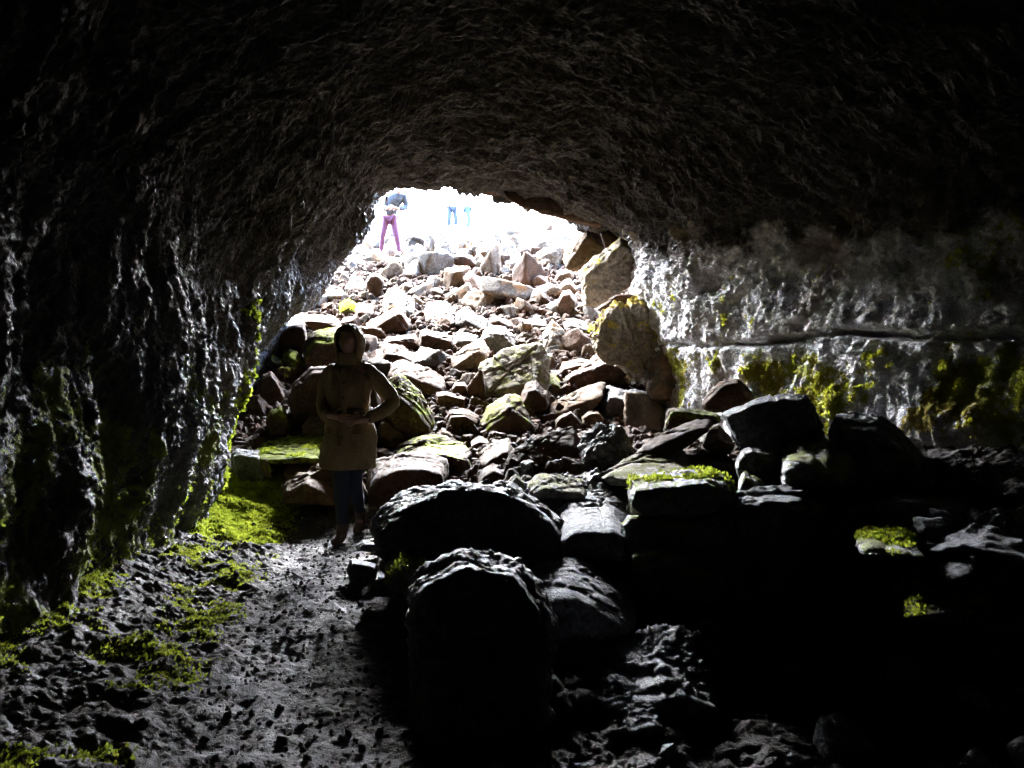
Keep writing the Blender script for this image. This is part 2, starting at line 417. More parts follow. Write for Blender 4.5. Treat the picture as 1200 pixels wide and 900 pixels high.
LIPY = 12.4
def build_tube():
    Ys = np.concatenate([np.linspace(-12, 1.0, 80)[:-1], np.linspace(1.0, 5, 270)[:-1], np.linspace(5, 9, 230)[:-1],
                         np.linspace(9, 12.4, 160)[:-1], np.linspace(12.4, 13.70, 70)])
    nT = 860
    ctl = tube_xz(Ys)
    T = np.linspace(0, 10, nT)
    XZ = np.stack([catmull(ctl[j], T) for j in range(len(Ys))])                 # Ny x nT x 2
    V = np.zeros((len(Ys), nT, 3)); V[..., 0] = XZ[..., 0]; V[..., 2] = XZ[..., 1]; V[..., 1] = Ys[:, None]
    # outward-from-rock normal (into the cave)
    du = np.gradient(V, axis=1); dv = np.gradient(V, axis=0)
    nrm = np.cross(du, dv); nrm /= np.linalg.norm(nrm, axis=2)[..., None] + 1e-9
    cen = np.stack([np.full_like(V[..., 0], -.2), V[..., 1], np.full_like(V[..., 2], 2.0)], -1)
    s = np.sign(((cen - V) * nrm).sum(-1)); s[Ys > 12.50] = np.sign(np.median(s[Ys < 12], axis=0)) [None, :]
    nrm *= s[..., None]
    Vf = V.reshape(-1, 3); nf = nrm.reshape(-1, 3)
    tt = np.tile(T, len(Ys)); yy = Vf[:, 1]; zz = Vf[:, 2]
    wr = sstep(6.6, 7.6, tt)                       # right wall
    wl = 1 - sstep(2.6, 3.6, tt)                   # left wall
    wc = np.clip(1 - wr - wl, 0, 1)
    mouth = sstep(12.4, 13.00, yy)
    d = .16 * fbm(Vf * np.array([.75, .75, .75]), 3, 41)
    # ropey flow terraces that ring the tube
    rp = np.stack([Vf[:, 0] * .55, yy * 2.3 + .7 * noise(Vf * .9, 50), zz * .55], 1)
    rg = fbm(rp, 4, 55, .62)
    d += rg * (.075 * wc + .06 * wl + .03 * wr)
    d += np.minimum(0, ridged(rp * 1.7, 2, 66) - .1) * .03 * (wc + .7 * wl)
    # crusty lumps
    lump = np.abs(noise(Vf * 5.0, 77)) + .6 * np.abs(noise(Vf * 10.5, 78)) + .55 * np.abs(noise(Vf * 21, 79)) + .5 * np.abs(noise(Vf * 38, 80)) - .65
    st_ = np.array([.45, 2.0, .6])
    flow = np.abs(noise(Vf * st_ * 6, 177)) + .6 * np.abs(noise(Vf * st_ * 13, 178)) + .4 * np.abs(noise(Vf * st_ * 26, 179)) - .5
    d += lump * (.016 * wc + .036 * wl + .06 * wr) + flow * (.062 * wc + .025 * wl)
    d += fbm(Vf * np.array([9, 9, 7]), 3, 88, .65) * (.010 * wc + .014 * wl + .016 * wr)
    d += np.minimum(fbm(Vf * np.array([24, 24, 20]), 3, 95, .7), .5) * (.006 * wc + .014 * wl + .012 * wr)
    # drips hanging along the ceiling-to-wall bend on the right
    # ledge: a long dark seam in the right wall, rock above it overhanging
    led = 1.68 + .10 * noise(np.stack([yy * .6, yy * 0, yy * 0], 1), 91) + .035 * noise(np.stack([yy * 4, yy * 0, yy * 0], 1), 92)
    k = wr * sstep(2, 3, yy) * (1 - sstep(9.2, 11.6, yy))
    fade = .35 + .65 * (1 - sstep(6.5, 9, yy))
    gap = np.exp(-((zz - led) / (.034 + .022 * noise(Vf * 2.2, 93))) ** 2) * (.7 + .6 * noise(Vf * 1.7, 94))
    d += k * fade * (-.30 * gap + .035 * sstep(0.0, .05, zz - led) * (1 - sstep(.1, .5, zz - led)))
    # scooped hollows
    d += np.minimum(0, fbm(Vf * 1.9, 2, 101) + .25) * .28 * (wr * .9 + wc * .45 + wl * .45)
    d *= np.where(yy < 0, 1, 1)
    d += .13 * np.exp(-((yy - LIPY) / .7) ** 2) * wc * ridged(Vf * 1.6, 3, 133, .6)
    d += mouth * .5 * fbm(Vf * .6, 4, 120)
    Vf = Vf + nf * d[:, None]
    a = np.arange(len(Ys) * nT).reshape(len(Ys), nT)
    cr = sstep(7.7, 8.35, tt + .35 * noise(Vf * 1.1, 140) + .25 * noise(Vf * 3, 141))  # wall light put into colour: pale below, dark towards the ceiling
    cr = np.maximum(cr, (1 - sstep(1.5, 2.5, tt + .4 * noise(Vf * 1.2, 143))) * sstep(3.5, 6.5, yy))  # lower left wall painted paler to look lit
    cr = cr * (1 - .35 * sstep(8.8, 11, yy) * wr)  # painted paleness reduced near the bright mouth
    def cut(name, i0, i1, mat):
        b = a[:, i0:i1 + 1]
        used = b.ravel(); w = b.shape[1]
        idx = np.arange(len(used)).reshape(len(Ys), w)
        Q = np.stack([idx[:-1, :-1], idx[:-1, 1:], idx[1:, 1:], idx[1:, :-1]], -1).reshape(-1, 4)
        me = mesh_np(name, Vf[used], Q, mat)
        at = me.attributes.new('lit_blend', 'FLOAT', 'POINT'); at.data.foreach_set('value', cr[used].astype(np.float32))
        o = link(name, me); o['kind'] = 'structure'
        return o, Vf[used].reshape(len(Ys), w, 3)
    iL = int(nT * .31); iR = int(nT * .725)
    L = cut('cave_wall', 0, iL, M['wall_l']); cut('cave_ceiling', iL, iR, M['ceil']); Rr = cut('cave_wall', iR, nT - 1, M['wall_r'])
    # back of the cave closes behind the camera
    sec = Vf.reshape(len(Ys), nT, 3)[0]
    bm = bmesh.new(); vs = [bm.verts.new(p) for p in sec[::8]]; bm.faces.new(vs)
    me = bpy.data.meshes.new('cave_end_wall'); bm.to_mesh(me); bm.free(); me.materials.append(M['ceil'])
    o = link('cave_end_wall', me); o['kind'] = 'structure'
    return L[1], Rr[1]

# ------------------------------------------------------------------ boulders seen one by one in the photograph
# (name, material, Y or None (= stands on the ground there), ridge share, depth factor, moss child, label, short phrase, outline)
B = []
def bo(name, mat, Y, t, d, label, short, *pts, moss=0, rough=.026, sub=None):
    B.append(dict(name=name, mat=mat, Y=Y, t=t, d=d, label=label, short=short, o=[(pts[i], pts[i + 1]) for i in range(0, len(pts), 2)], moss=moss, rough=rough, sub=sub))

# --- upper slope, in the light
bo('boulder', 'brown', None, .3, .9, 'brown boulder lying tilted with a sunlit left end above the hooded walker', 'the tilted brown boulder', 430,378,444,370,467,356,472,358,482,382,480,387,453,393,447,390)
bo('boulder', 'pale', None, .55, .9, 'pale ribbed block leaning behind the tilted brown boulder', 'the pale ribbed block', 447,358,456,336,466,338,478,347,485,352,486,368,482,375,470,360,450,365)
bo('slab', 'pale', None, .8, .9, 'broad flat grey slab with a sunlit top in the middle of the slope', 'the broad flat sunlit slab', 497,365,500,354,522,352,532,362,532,378,515,380,505,376)
bo('rock', 'brown', None, .25, .7, 'brick shaped brown rock with a straight flat front face', 'the brick shaped brown rock', 491,402,494,388,500,387,530,394,531,402,521,413,492,404)
bo('rock', 'brown', None, .3, .9, 'low brown rock wedged left of the brick shaped rock', 'the low brown wedge', 440,400,455,394,487,390,491,398,491,410,470,408,442,404)
bo('rock', 'brown', None, .45, .9, 'long pinkish brown rock with a white lit top beside the walker hood', 'the long pinkish rock', 444,408,450,402,470,404,488,413,491,420,489,428,480,430,455,418,446,411)
bo('rock', 'brown', None, .5, .9, 'rough reddish rock just above the walker shoulder', 'the rough reddish rock', 433,413,442,410,452,413,465,420,464,428,452,433,440,428,434,420)
bo('boulder', 'tan', None, .35, .8, 'long tan boulder with a rounded lower end lying diagonally', 'the long tan boulder', 526,423,530,417,548,406,562,398,568,401,574,410,568,415,553,432,540,436,527,431)
bo('boulder', 'grey', None, .3, .9, 'round brown boulder with a cracked striped face', 'the round striped boulder', 562,397,566,387,575,381,592,383,600,392,605,398,600,408,585,414,575,412,570,402)
bo('rock', 'grey', None, .4, .9, 'ridged grey brown rock between the brick and the striped boulder', 'the ridged grey rock', 529,400,535,391,548,390,560,393,560,400,548,405,535,412,529,410)
bo('boulder', 'grey', None, .5, .9, 'dark fronted boulder behind the round striped boulder', 'the dark fronted boulder', 532,366,545,360,572,375,570,386,556,390,540,382)
bo('rock', 'brown', None, .3, .9, 'brown square rock above the round striped boulder', 'the brown square rock', 572,372,580,368,600,378,600,388,585,384,573,382)
bo('rock', 'brown', None, .1, .9, 'round faced dark brown rock below the purple leggings', 'the round faced rock', 428,330,434,321,444,321,450,330,448,345,440,350,432,345)
bo('slab', 'pale', None, .8, .8, 'white topped slab beside the left edge of the cave mouth', 'the white topped slab', 402,338,412,324,424,322,430,336,428,344,405,344)
bo('rock', 'full_moss', None, .4, .9, 'small rock covered in yellow green moss at the left wall foot', 'the small mossy rock', 398,372,398,356,408,350,416,356,414,368,408,375, moss=.5)
bo('rock', 'brown', None, .5, .9, 'white topped brown block right of the small mossy rock', 'the white topped brown block', 413,362,420,355,438,357,440,368,436,375,424,376,414,368)
bo('boulder', 'brown', None, .15, .8, 'lone brown cracked boulder in the glaring light below the mouth', 'the lone cracked boulder', 524,312,527,303,537,296,545,300,552,300,558,308,556,313,546,313,543,312,540,318,528,315)
bo('boulder', 'grey', None, .25, .9, 'dark fronted boulder behind the person in purple leggings', 'the boulder behind purple leggings', 475,284,478,275,484,271,495,276,512,279,513,286,507,292,492,295,478,290)
bo('slab', 'brown', 12.20, .06, .9, 'brown rock slab hanging from the roof at the top of the cave mouth', 'the hanging roof slab', 508,200,530,186,570,184,612,192,618,206,600,220,585,228,568,224,552,214,530,216)
bo('slab', 'brown', 12.10, .06, .9, 'brown roof slab over the upper right of the cave mouth', 'the right roof slab', 585,222,600,205,650,205,700,225,716,250,705,268,686,262,655,240,630,236,610,240,592,232)
# --- right of the mouth
bo('boulder', 'tan', 12.70, .3, .7, 'large tan boulder under the right lip of the cave mouth', 'the tan lip boulder', 660,298,688,261,706,273,714,296,682,309,678,318,668,312)
bo('boulder', 'pale_moss', 11.80, .12, .5, 'very large pale pitted boulder leaning on the right wall', 'the large pale pitted boulder', 680,318,727,279,754,288,748,322,724,346,697,360,684,356, sub=6, rough=.03)
bo('rock', 'brown', 12.30, .05, .5, 'dark brown wedge between the tan and the pale pitted boulders', 'the dark brown wedge', 703,273,713,270,728,280,720,292,712,298)
bo('rock', 'tan', None, .3, .9, 'upper of two rounded tan rocks beside the yellow moss streak', 'the upper rounded tan rock', 650,325,655,317,668,315,672,322,670,330,652,332)
bo('rock', 'tan', None, .35, .9, 'lower of two rounded tan rocks beside the yellow moss streak', 'the lower rounded tan rock', 652,338,660,328,668,325,676,335,670,343,658,345)
bo('rock', 'brown', None, .2, .9, 'grey brown cube of rock left of the rounded tan pair', 'the grey brown cube', 621,325,630,320,640,325,643,332,640,340,625,338)
bo('rock', 'brown', None, .15, .9, 'reddish tan pointed block under the large pale boulder', 'the reddish pointed block', 652,352,660,341,668,340,676,352,674,366,662,372,652,362)
bo('rock', 'pale', None, .6, .9, 'rock with a dazzling white left side and dark right face', 'the half white rock', 636,390,647,374,662,386,664,401,652,406,648,413,640,408)
bo('slab', 'grey', None, .5, .9, 'small flat grey slab on the right of the slope', 'the small flat grey slab', 614,376,625,373,640,375,642,384,628,388,615,384)
bo('boulder', 'grey_moss', None, .75, .8, 'big grey green slab with thin moss in the slope centre', 'the big grey green slab', 562,428,575,420,592,410,612,403,633,402,646,418,640,432,637,442,617,448,590,464,573,467,569,455,568,440, sub=6)
bo('rock', 'brown', None, .3, .9, 'brown block with a hollowed top right of the grey green slab', 'the hollow topped block', 611,465,618,448,628,446,640,456,643,464,640,480,628,487,614,480)
bo('slab', 'tan', None, .45, .7, 'long straight tan slab tilted up to the right', 'the long straight tan slab', 641,488,644,474,650,469,680,455,700,449,708,449,706,456,690,470,665,484,648,490)
bo('boulder', 'brown', None, .4, .9, 'peaked brown boulder like a small tent near the right wall', 'the peaked boulder', 657,455,665,442,680,436,698,424,709,408,718,410,733,414,740,426,744,445,735,455,715,455,700,450,680,455, sub=6)
bo('boulder', 'dark', None, .35, .9, 'dark boulder with a hollow front below the peaked boulder', 'the hollow dark boulder', 705,465,712,452,730,458,760,460,776,465,775,475,756,487,740,490,715,488,702,478)
bo('slab', 'brown', None, .4, .9, 'cracked brown slab left of the peaked boulder', 'the cracked brown slab', 653,440,660,425,680,420,692,422,692,428,675,434,668,440)
bo('slab', 'grey', None, .5, .9, 'short grey slab left of the lime moss stone', 'the short grey slab', 660,378,668,373,690,379,690,387,672,390,662,386)
bo('rock', 'full_moss', None, .5, .8, 'stone capped with lime moss in front of the orange wall', 'the lime moss stone', 684,391,686,384,694,380,698,386,696,392, moss=.8)
bo('boulder', 'orange_moss', 10.4, .1, .4, 'upright block with orange yellow moss set against the right wall', 'the orange mossy block', 694,404,704,370,722,352,752,344,775,350,778,396,770,434,748,448,714,430, sub=6, rough=.05)
bo('boulder', 'pale', 11.0, .1, .4, 'pale grey block bulging from the wall beside the large pale pitted boulder', 'the pale wall block', 749,322,756,292,800,296,806,338,768,350, rough=.045)
bo('boulder', 'brown', 10.9, .05, .4, 'shaded brown block tucked under the large pale pitted boulder', 'the tucked brown block', 697,362,722,346,760,344,758,366,712,370, rough=.045)
bo('boulder', 'pale', 9.9, .1, .4, 'pale block with yellow stains at the wall foot below the orange mossy block', 'the yellow stained block', 756,446,772,396,812,402,826,444,800,470,766,468, rough=.04)
bo('boulder', 'brown_moss', None, .4, .8, 'big angular boulder right of the walker elbow with a mossy edge', 'the big angular boulder', 455,447,467,437,477,443,493,457,502,473,509,487,507,510,486,515,470,505,455,506,445,500,446,480,460,460, sub=6)
bo('boulder', 'brown', None, .45, .8, 'brown pitted boulder behind the big angular boulder', 'the pitted boulder', 455,437,460,424,470,420,490,430,513,437,522,442,525,455,515,458,500,463,490,450)
bo('rock', 'brown', None, .2, .9, 'long brown brick of rock lying level in the slope', 'the level brick rock', 510,476,512,460,520,459,546,465,547,472,545,478,525,479)
bo('rock', 'brown', None, .3, .9, 'rough pinkish block under the level brick rock', 'the rough pinkish block', 522,497,527,481,545,480,561,488,558,502,552,507,535,502)
bo('slab', 'tan', None, .3, .8, 'thin peaked slab lying right of the big angular boulder', 'the thin peaked slab', 510,512,518,500,530,507,548,516,546,520,525,517)
bo('slab', 'tan', None, .5, .9, 'little tan slab with a flat top right of the thin peaked slab', 'the little tan slab', 551,516,560,511,580,512,582,516,565,527,553,522)
bo('boulder', 'brown_moss', None, .5, .8, 'broad rough boulder with a mossy left end beyond the walker', 'the broad rough boulder', 466,528,478,519,500,512,520,513,548,520,556,530,553,545,535,552,520,545,500,535, sub=6)
bo('boulder', 'brown', 7.5, .3, .8, 'large squared boulder beside the walker legs', 'the large squared boulder', 432,548,440,538,470,529,500,530,520,537,523,545,522,560,505,575,470,592,450,602,430,600,428,570, sub=6)
bo('boulder', 'brown_moss', None, .45, .8, 'two humped boulder with a moss seam below the grey green slab', 'the two humped boulder', 563,497,570,478,595,460,610,462,615,475,628,498,618,514,587,512,568,508, sub=5)
bo('rock', 'brown', None, .3, .9, 'rounded brown rock above the level brick rock', 'the rounded brown rock', 528,458,533,448,545,447,550,455,548,463,532,463)
bo('slab', 'brown', None, .45, .6, 'longest slab on the slope lying diagonally with a flat lit top', 'the longest diagonal slab', 594,545,600,530,625,515,645,511,665,503,674,499,683,511,680,518,660,530,635,547,610,550,600,552, sub=6)
bo('rock', 'tan', None, .12, .9, 'warm tan block under the long straight tan slab', 'the warm tan block', 649,495,655,488,669,481,684,496,682,503,665,503,653,508)
bo('rock', 'tan', None, .15, .9, 'dim tan block right of the warm tan block', 'the dim tan block', 681,488,690,482,702,481,708,490,706,500,695,505,685,500)
bo('boulder', 'dark', None, .35, .9, 'dark rough round boulder at the end of the longest slab', 'the dark round boulder', 683,525,688,512,705,502,720,500,731,506,735,520,741,532,730,548,712,562,695,555,684,545, rough=.06, sub=6)
bo('rock', 'brown', None, .3, .9, 'brown wedge behind the great black boulder', 'the brown wedge', 560,562,565,550,578,543,592,548,599,560,590,570,570,574)
bo('rock', 'grey_moss', None, .1, .9, 'pointed dark stone with a thin mossy edge', 'the pointed dark stone', 590,571,604,555,615,564,625,573,620,582,605,582)
bo('slab', 'brown', None, .4, .9, 'small flat brown slab under the longest diagonal slab', 'the small brown slab', 603,551,608,545,625,549,637,555,625,558)
bo('rock', 'grey_moss', None, .55, .9, 'lumpy grey green rock beyond the grey lit slab', 'the lumpy grey green rock', 620,565,635,557,655,560,680,562,688,570,686,579,660,586,640,580, rough=.06)
bo('rock', 'tan', None, .5, .9, 'lumpy tan rock left of the longest diagonal slab', 'the lumpy tan rock', 562,545,566,530,580,518,596,513,602,525,600,538,585,547, rough=.06)
# --- against the right wall
bo('boulder', 'brown', 7.6, .15, .7, 'brown boulder with a black front leaning on the right wall', 'the black fronted boulder', 822,474,835,458,846,449,864,445,880,460,882,470,872,476,850,482,830,482)
bo('slab', 'brown_moss', 6.6, .12, .8, 'thick level slab with a mossy left end below the wall', 'the thick level slab', 778,505,782,480,790,478,815,480,845,485,845,492,825,502,805,510)
bo('slab', 'brown', 6.1, .25, .7, 'thin plank like slab sloping up under the thick level slab', 'the thin plank slab', 742,534,755,520,785,506,815,493,830,492,832,497,800,517,770,530)
bo('boulder', 'grey_moss', 5.7, .9, .9, 'triangular grey green boulder with a broad sloping face', 'the triangular boulder', 700,560,725,545,742,535,765,527,783,521,800,530,820,548,815,558,780,560,740,565,712,570, sub=6)
bo('rock', 'tan', 6.2, .5, .9, 'tan rock between the plank slab and the black block', 'the tan rock by the black block', 822,523,830,505,842,497,852,507,861,522,855,532,835,531)
bo('rock', 'brown', 5.9, .8, .9, 'flat brown rock right of the triangular boulder', 'the flat brown rock', 802,528,820,526,850,530,866,545,865,560,855,567,840,554,820,549)
bo('boulder', 'dark', 5.9, .05, .6, 'highest black block standing against the mossy right wall', 'the highest black block', 845,484,885,472,900,465,945,464,950,480,958,500,972,520,976,532,955,545,900,550,870,530,855,505, sub=6)
bo('boulder', 'dark', 5.3, .12, .8, 'black round shouldered rock below the highest black block', 'the round shouldered black rock', 861,545,868,528,880,523,905,528,915,545,912,568,890,575,868,566)
bo('boulder', 'dark_moss', 5.1, .4, .8, 'rock with a mossy peaked top right of the round shouldered rock', 'the mossy peaked rock', 910,538,918,520,927,516,945,525,975,535,986,543,970,562,940,570,920,565,912,550, rough=.06)
bo('rock', 'dark_moss', 4.9, .25, .8, 'small hollow stone with a moss rim above the level ledge rock', 'the small hollow stone', 864,577,868,557,872,552,890,563,905,575,895,585,870,586)
bo('boulder', 'dark', 5.5, .2, .8, 'long black boulder with a thin brown lit top by the wall', 'the long black boulder', 975,525,978,500,985,487,1000,486,1030,490,1055,510,1065,520,1080,535,1070,565,1020,575,985,565, sub=6)
bo('rock', 'tan', None, .3, .9, 'tan rock wedged at the foot of the orange mossy block', 'the wedged tan rock', 700,436,712,420,736,432,740,450,722,458,704,452)
# --- the black foreground pile
bo('slab', 'dark_moss', 4.5, .35, .8, 'black slab with a moss green top on the mossy stack', 'the moss topped black slab', 735,570,740,557,770,553,800,552,830,550,850,558,858,577,850,597,820,604,780,602,740,604, sub=6, moss=.25)
bo('slab', 'dark_moss', 4.45, .12, .8, 'middle slab of the mossy stack with moss on its left end', 'the middle stack slab', 728,612,735,602,760,604,812,606,850,612,860,642,800,652,745,642,732,627, sub=6)
bo('boulder', 'dark_moss', 4.4, .12, .8, 'lowest block of the mossy stack right of the grey lit slab', 'the lowest stack block', 735,642,745,636,790,638,812,648,850,657,850,704,800,714,745,704,738,672, sub=6)
bo('boulder', 'slate', 4.55, .1, .8, 'wide black boulder with a level pale lit ledge along its top', 'the level ledge boulder', 795,605,850,584,900,576,940,574,968,585,965,605,950,690,850,710,800,700, sub=6)
bo('boulder', 'dark', 4.7, .04, .7, 'great black boulder against the lower right wall', 'the great wall boulder', 955,600,1000,585,1080,580,1130,590,1155,610,1140,655,1080,700,1000,700,955,660, sub=6)
bo('slab', 'slate', 4.9, .6, .8, 'grey lit slab with a broad flat top in the middle foreground', 'the grey lit slab', 652,592,665,580,690,576,720,578,740,590,738,612,735,645,700,660,668,650,655,612, sub=6, rough=.02)
bo('slab', 'slate', 3.95, .45, .8, 'lower grey lit slab in front of the broad flat topped one', 'the lower grey lit slab', 623,668,640,658,670,652,690,660,712,680,745,694,740,740,690,760,640,740,628,700, sub=6, rough=.022)
bo('boulder', 'dark', 4.8, .12, .8, 'widest black boulder right of the trodden path with a humped rim', 'the widest black boulder', 440,615,447,600,455,592,475,578,500,570,530,563,555,562,590,565,615,578,640,592,660,608,668,625,655,650,640,680,560,705,480,705,452,660, sub=6, rough=.036)
bo('boulder', 'dark', 3.0, .06, .8, 'nearest black boulder beside the path reaching the lower picture edge', 'the nearest black boulder', 478,690,490,673,515,671,530,657,545,647,560,652,592,660,605,665,620,685,635,708,643,725,642,810,630,890,560,925,500,915,482,850,476,760, sub=6, rough=.034)
bo('rock', 'dark_moss', 4.1, .35, .9, 'stone with lime moss on its top left of the nearest black boulder', 'the moss topped stone', 451,668,462,650,470,646,480,652,497,660,497,682,475,694,455,690, moss=.35)
bo('rock', 'dark', 4.95, .12, .9, 'squarish black stone alone on the trodden path', 'the squarish path stone', 405,667,410,654,430,657,442,662,441,677,428,688,410,680)
bo('rock', 'dark', 4.4, .5, .9, 'low grey stone in front of the squarish path stone', 'the low grey path stone', 423,692,435,680,450,678,458,690,450,699,428,699)
bo('rock', 'dark', 5.6, .4, .9, 'low dark stone beside the walker boots', 'the stone beside the boots', 415,640,425,632,440,632,450,635,448,647,430,647)
bo('boulder', 'grey', 3.3, .42, .8, 'nearest grey brown boulder with a wavy sunlit top edge at the bottom', 'the nearest grey brown boulder', 578,820,590,785,605,778,640,757,680,754,715,760,714,790,724,860,726,925,600,935,572,880, sub=6, rough=.05)
bo('boulder', 'slate', 3.4, .65, .8, 'rough crusty boulder lit bluish right of the nearest grey brown boulder', 'the rough crusty boulder', 706,795,720,770,745,752,775,735,790,737,830,750,848,770,840,788,800,798,790,835,750,845,715,835, sub=6, rough=.075)
bo('rock', 'slate', 3.15, .7, .9, 'small crusty bluish rock below the rough crusty boulder', 'the small crusty bluish rock', 706,803,725,797,753,808,738,820,724,838,708,832, rough=.08)
bo('rock', 'slate', 3.0, .7, .9, 'lowest crusty rock at the bottom of the foreground pile', 'the lowest crusty rock', 731,843,745,834,770,829,782,842,762,856,745,859, rough=.08)
bo('slab', 'dark_moss', 4.05, .9, .9, 'diamond shaped slab with a lime moss patch on the right', 'the diamond shaped slab', 1000,608,1015,602,1045,598,1065,608,1084,620,1062,634,1050,642,1038,652,1020,637, rough=.06, sub=6, moss=.12)
bo('boulder', 'grey_moss', 3.6, .9, .9, 'brown crumbly boulder with a bright lime moss patch at the right', 'the crumbly boulder', 1062,695,1075,680,1088,662,1125,661,1140,670,1158,690,1150,707,1125,717,1100,724,1070,722, rough=.07, sub=6, moss=.12)
bo('boulder', 'slate', 4.0, .85, .9, 'grey crusty boulder at the right picture edge', 'the crusty edge boulder', 1097,637,1115,620,1150,610,1200,590,1230,640,1210,690,1160,682,1140,660,1110,648, rough=.08, sub=6)
bo('boulder', 'slate', 3.5, .7, .9, 'lower crusty boulder at the right edge beside the crumbly boulder', 'the lower edge boulder', 1140,690,1165,680,1200,675,1235,690,1230,740,1190,745,1165,730, rough=.08, sub=6)
# --- left of the walker
bo('slab', 'full_moss', 8.4, .8, .8, 'flat slab covered in lime moss left of the walker', 'the flat mossy slab', 295,526,310,517,325,512,355,510,376,512,378,525,355,533,320,542,303,535, moss=.3, sub=6, rough=.06)
bo('boulder', 'tan', 7.5, .6, .8, 'tan boulder with a broad rough top behind the walker legs', 'the tan rough topped boulder', 328,552,340,540,360,532,380,540,390,550,396,565,394,584,375,592,350,588,333,574, rough=.055, sub=6)
bo('rock', 'dark', 7.9, .15, .9, 'dark square rock between the left wall and the flat mossy slab', 'the dark square rock', 272,530,280,527,303,529,314,545,316,562,300,568,278,562,272,545)
bo('slab', 'brown_moss', 7.8, .1, .4, 'thin mossy slab leaning on end beside the tan boulder', 'the leaning mossy slab', 304,535,313,536,318,550,319,562,312,560,306,548)
bo('rock', 'brown_moss', 9.2, .15, .8, 'upright pointed rock with a mossy tip at the left wall', 'the upright pointed rock', 312,490,318,482,328,475,335,480,340,500,335,510,318,510)
bo('rock', 'tan', 9.1, .35, .9, 'small tan topped rock behind the walker coat', 'the small tan topped rock', 353,500,365,488,380,481,384,500,375,510,358,510)
bo('boulder', 'brown_moss', None, .3, .8, 'dark boulder with a mossy corner left of the walker hood', 'the mossy cornered boulder', 355,405,362,395,372,387,395,386,402,400,400,425,385,440,365,430,357,418, sub=5)
bo('rock', 'tan', None, .4, .9, 'tan rock lying above the mossy cornered boulder', 'the tan rock over the mossy cornered boulder', 353,368,370,368,390,370,402,380,400,388,380,390,368,382)
bo('boulder', 'brown', None, .12, .8, 'dark brown boulder in the shade under the left wall', 'the shaded brown boulder', 322,395,335,380,356,377,360,395,356,412,340,425,325,420)
bo('rock', 'brown_moss', None, .4, .9, 'mossy edged stone under the shaded brown boulder', 'the mossy edged stone', 315,425,317,413,330,420,338,430,336,438,320,436)
bo('rock', 'brown_moss', None, .35, .9, 'pale topped stone left of the mossy cornered boulder', 'the pale topped stone', 330,418,340,408,352,414,358,428,350,440,335,434)
bo('boulder', 'brown', None, .1, .8, 'dark boulder at the left wall foot level with the walker shoulder', 'the dark wall foot boulder', 300,460,306,440,318,434,326,445,334,465,325,478,305,478)
bo('boulder', 'brown', 9.6, .1, .7, 'big dark boulder directly behind the walker shoulder', 'the big dark boulder', 338,470,345,448,365,430,392,428,402,480,384,500,350,498, sub=5)

def build_boulder(b, k):
    o = b['o']; us = np.array([p[0] for p in o], float); vs = np.array([p[1] for p in o], float)
    u0, u1, v0, v1 = us.min(), us.max(), vs.min(), vs.max(); uc = us.mean(); vc = (v0 + v1) / 2; h = v1 - v0
    Y = b['Y']
    if Y is None:
        Y = hit_ground(uc, v0 + .90 * h)
    w_m = (u1 - u0) / F * Y; h_m = h / F * Y
    d = b['d'] * (min(w_m, 1.6 * h_m) * .55 + .45 * max(min(w_m, .9), min(h_m, .9)))
    d = min(d, 1.3)
    t = b['t']; pts = []
    if b['t'] >= .25 and v0 > 500:                       # lies level: depth from the seen height of its top face
        r_ = (v0 + t * h - 420) / (v0 - 420)
        d = max(d, min(.85 * (r_ - 1) * Y / (.45 + .38 * r_), 1.4))
    for u, v in o:
        s = (v1 - v) / h                                  # 0 bottom, 1 top
        pts.append(P(u, v, Y + d * (.5 * s - .05)))
        pts.append(P(uc + (u - uc) * .8, v1 - (v1 - v) * .92, Y + d * (.95 if s < .6 else .8)))
        if v < vc + .2 * h:                               # front edge of the top face
            pts.append(P(uc + (u - uc) * .9, min(v + t * h, v1 - .02 * h), Y - d * .38))
        else:
            pts.append(P(uc + (u - uc) * .88, min(v, v1 - .04 * h), Y - d * .3))
    pl, c = hull_planes(pts)
    px = max(u1 - u0, h)
    rg = np.random.default_rng(k); A_ = np.array(pts) - c
    for _ in range(8):                                   # chipped facets
        n = rg.normal(size=3) * np.array([1, 1, .8]); n /= np.linalg.norm(n)
        pl = np.vstack([pl, [*n, (A_ @ n).max() * rg.uniform(.89, .98)]])
    sub = b['sub'] or (5 if px > 34 else 4)
    V, Fc = rock_from_planes(pl, c, sub, k, p=150, rough=b['rough'])
    base = np.array([V[:, 0].mean(), V[:, 1].mean(), V[:, 2].min()])
    ob = link(b['name'], mesh_np(b['name'], V - base, Fc, M[b['mat']]))
    ob.location = base
    tag(ob, b['label'], b['name'])
    b['c'] = c; b['Yc'] = Y
    if b['moss']:
        tri = V[Fc]; n = np.cross(tri[:, 1] - tri[:, 0], tri[:, 2] - tri[:, 0]); A = np.linalg.norm(n, axis=1); n /= A[:, None] + 1e-12
        s = np.sign(((tri.mean(1) - c) * n).sum(1)); n *= s[:, None]
        cen = tri.mean(1)
        msk = (n[:, 2] > .35) & (fbm(cen * 3.5, 3, k + 200) > .35 - b['moss'])
        W = A * msk
        if W.sum() > 1e-5:
            cnt = int(min(5000, max(300, W.sum() / 2 / (.010 ** 2) * 1.0)))
            idx = RNG.choice(len(W), cnt, p=W / W.sum())
            moss_mesh('moss', cen[idx] - base + RNG.normal(0, .006, (cnt, 3)), n[idx], ob, M['moss'], .016)
    return ob

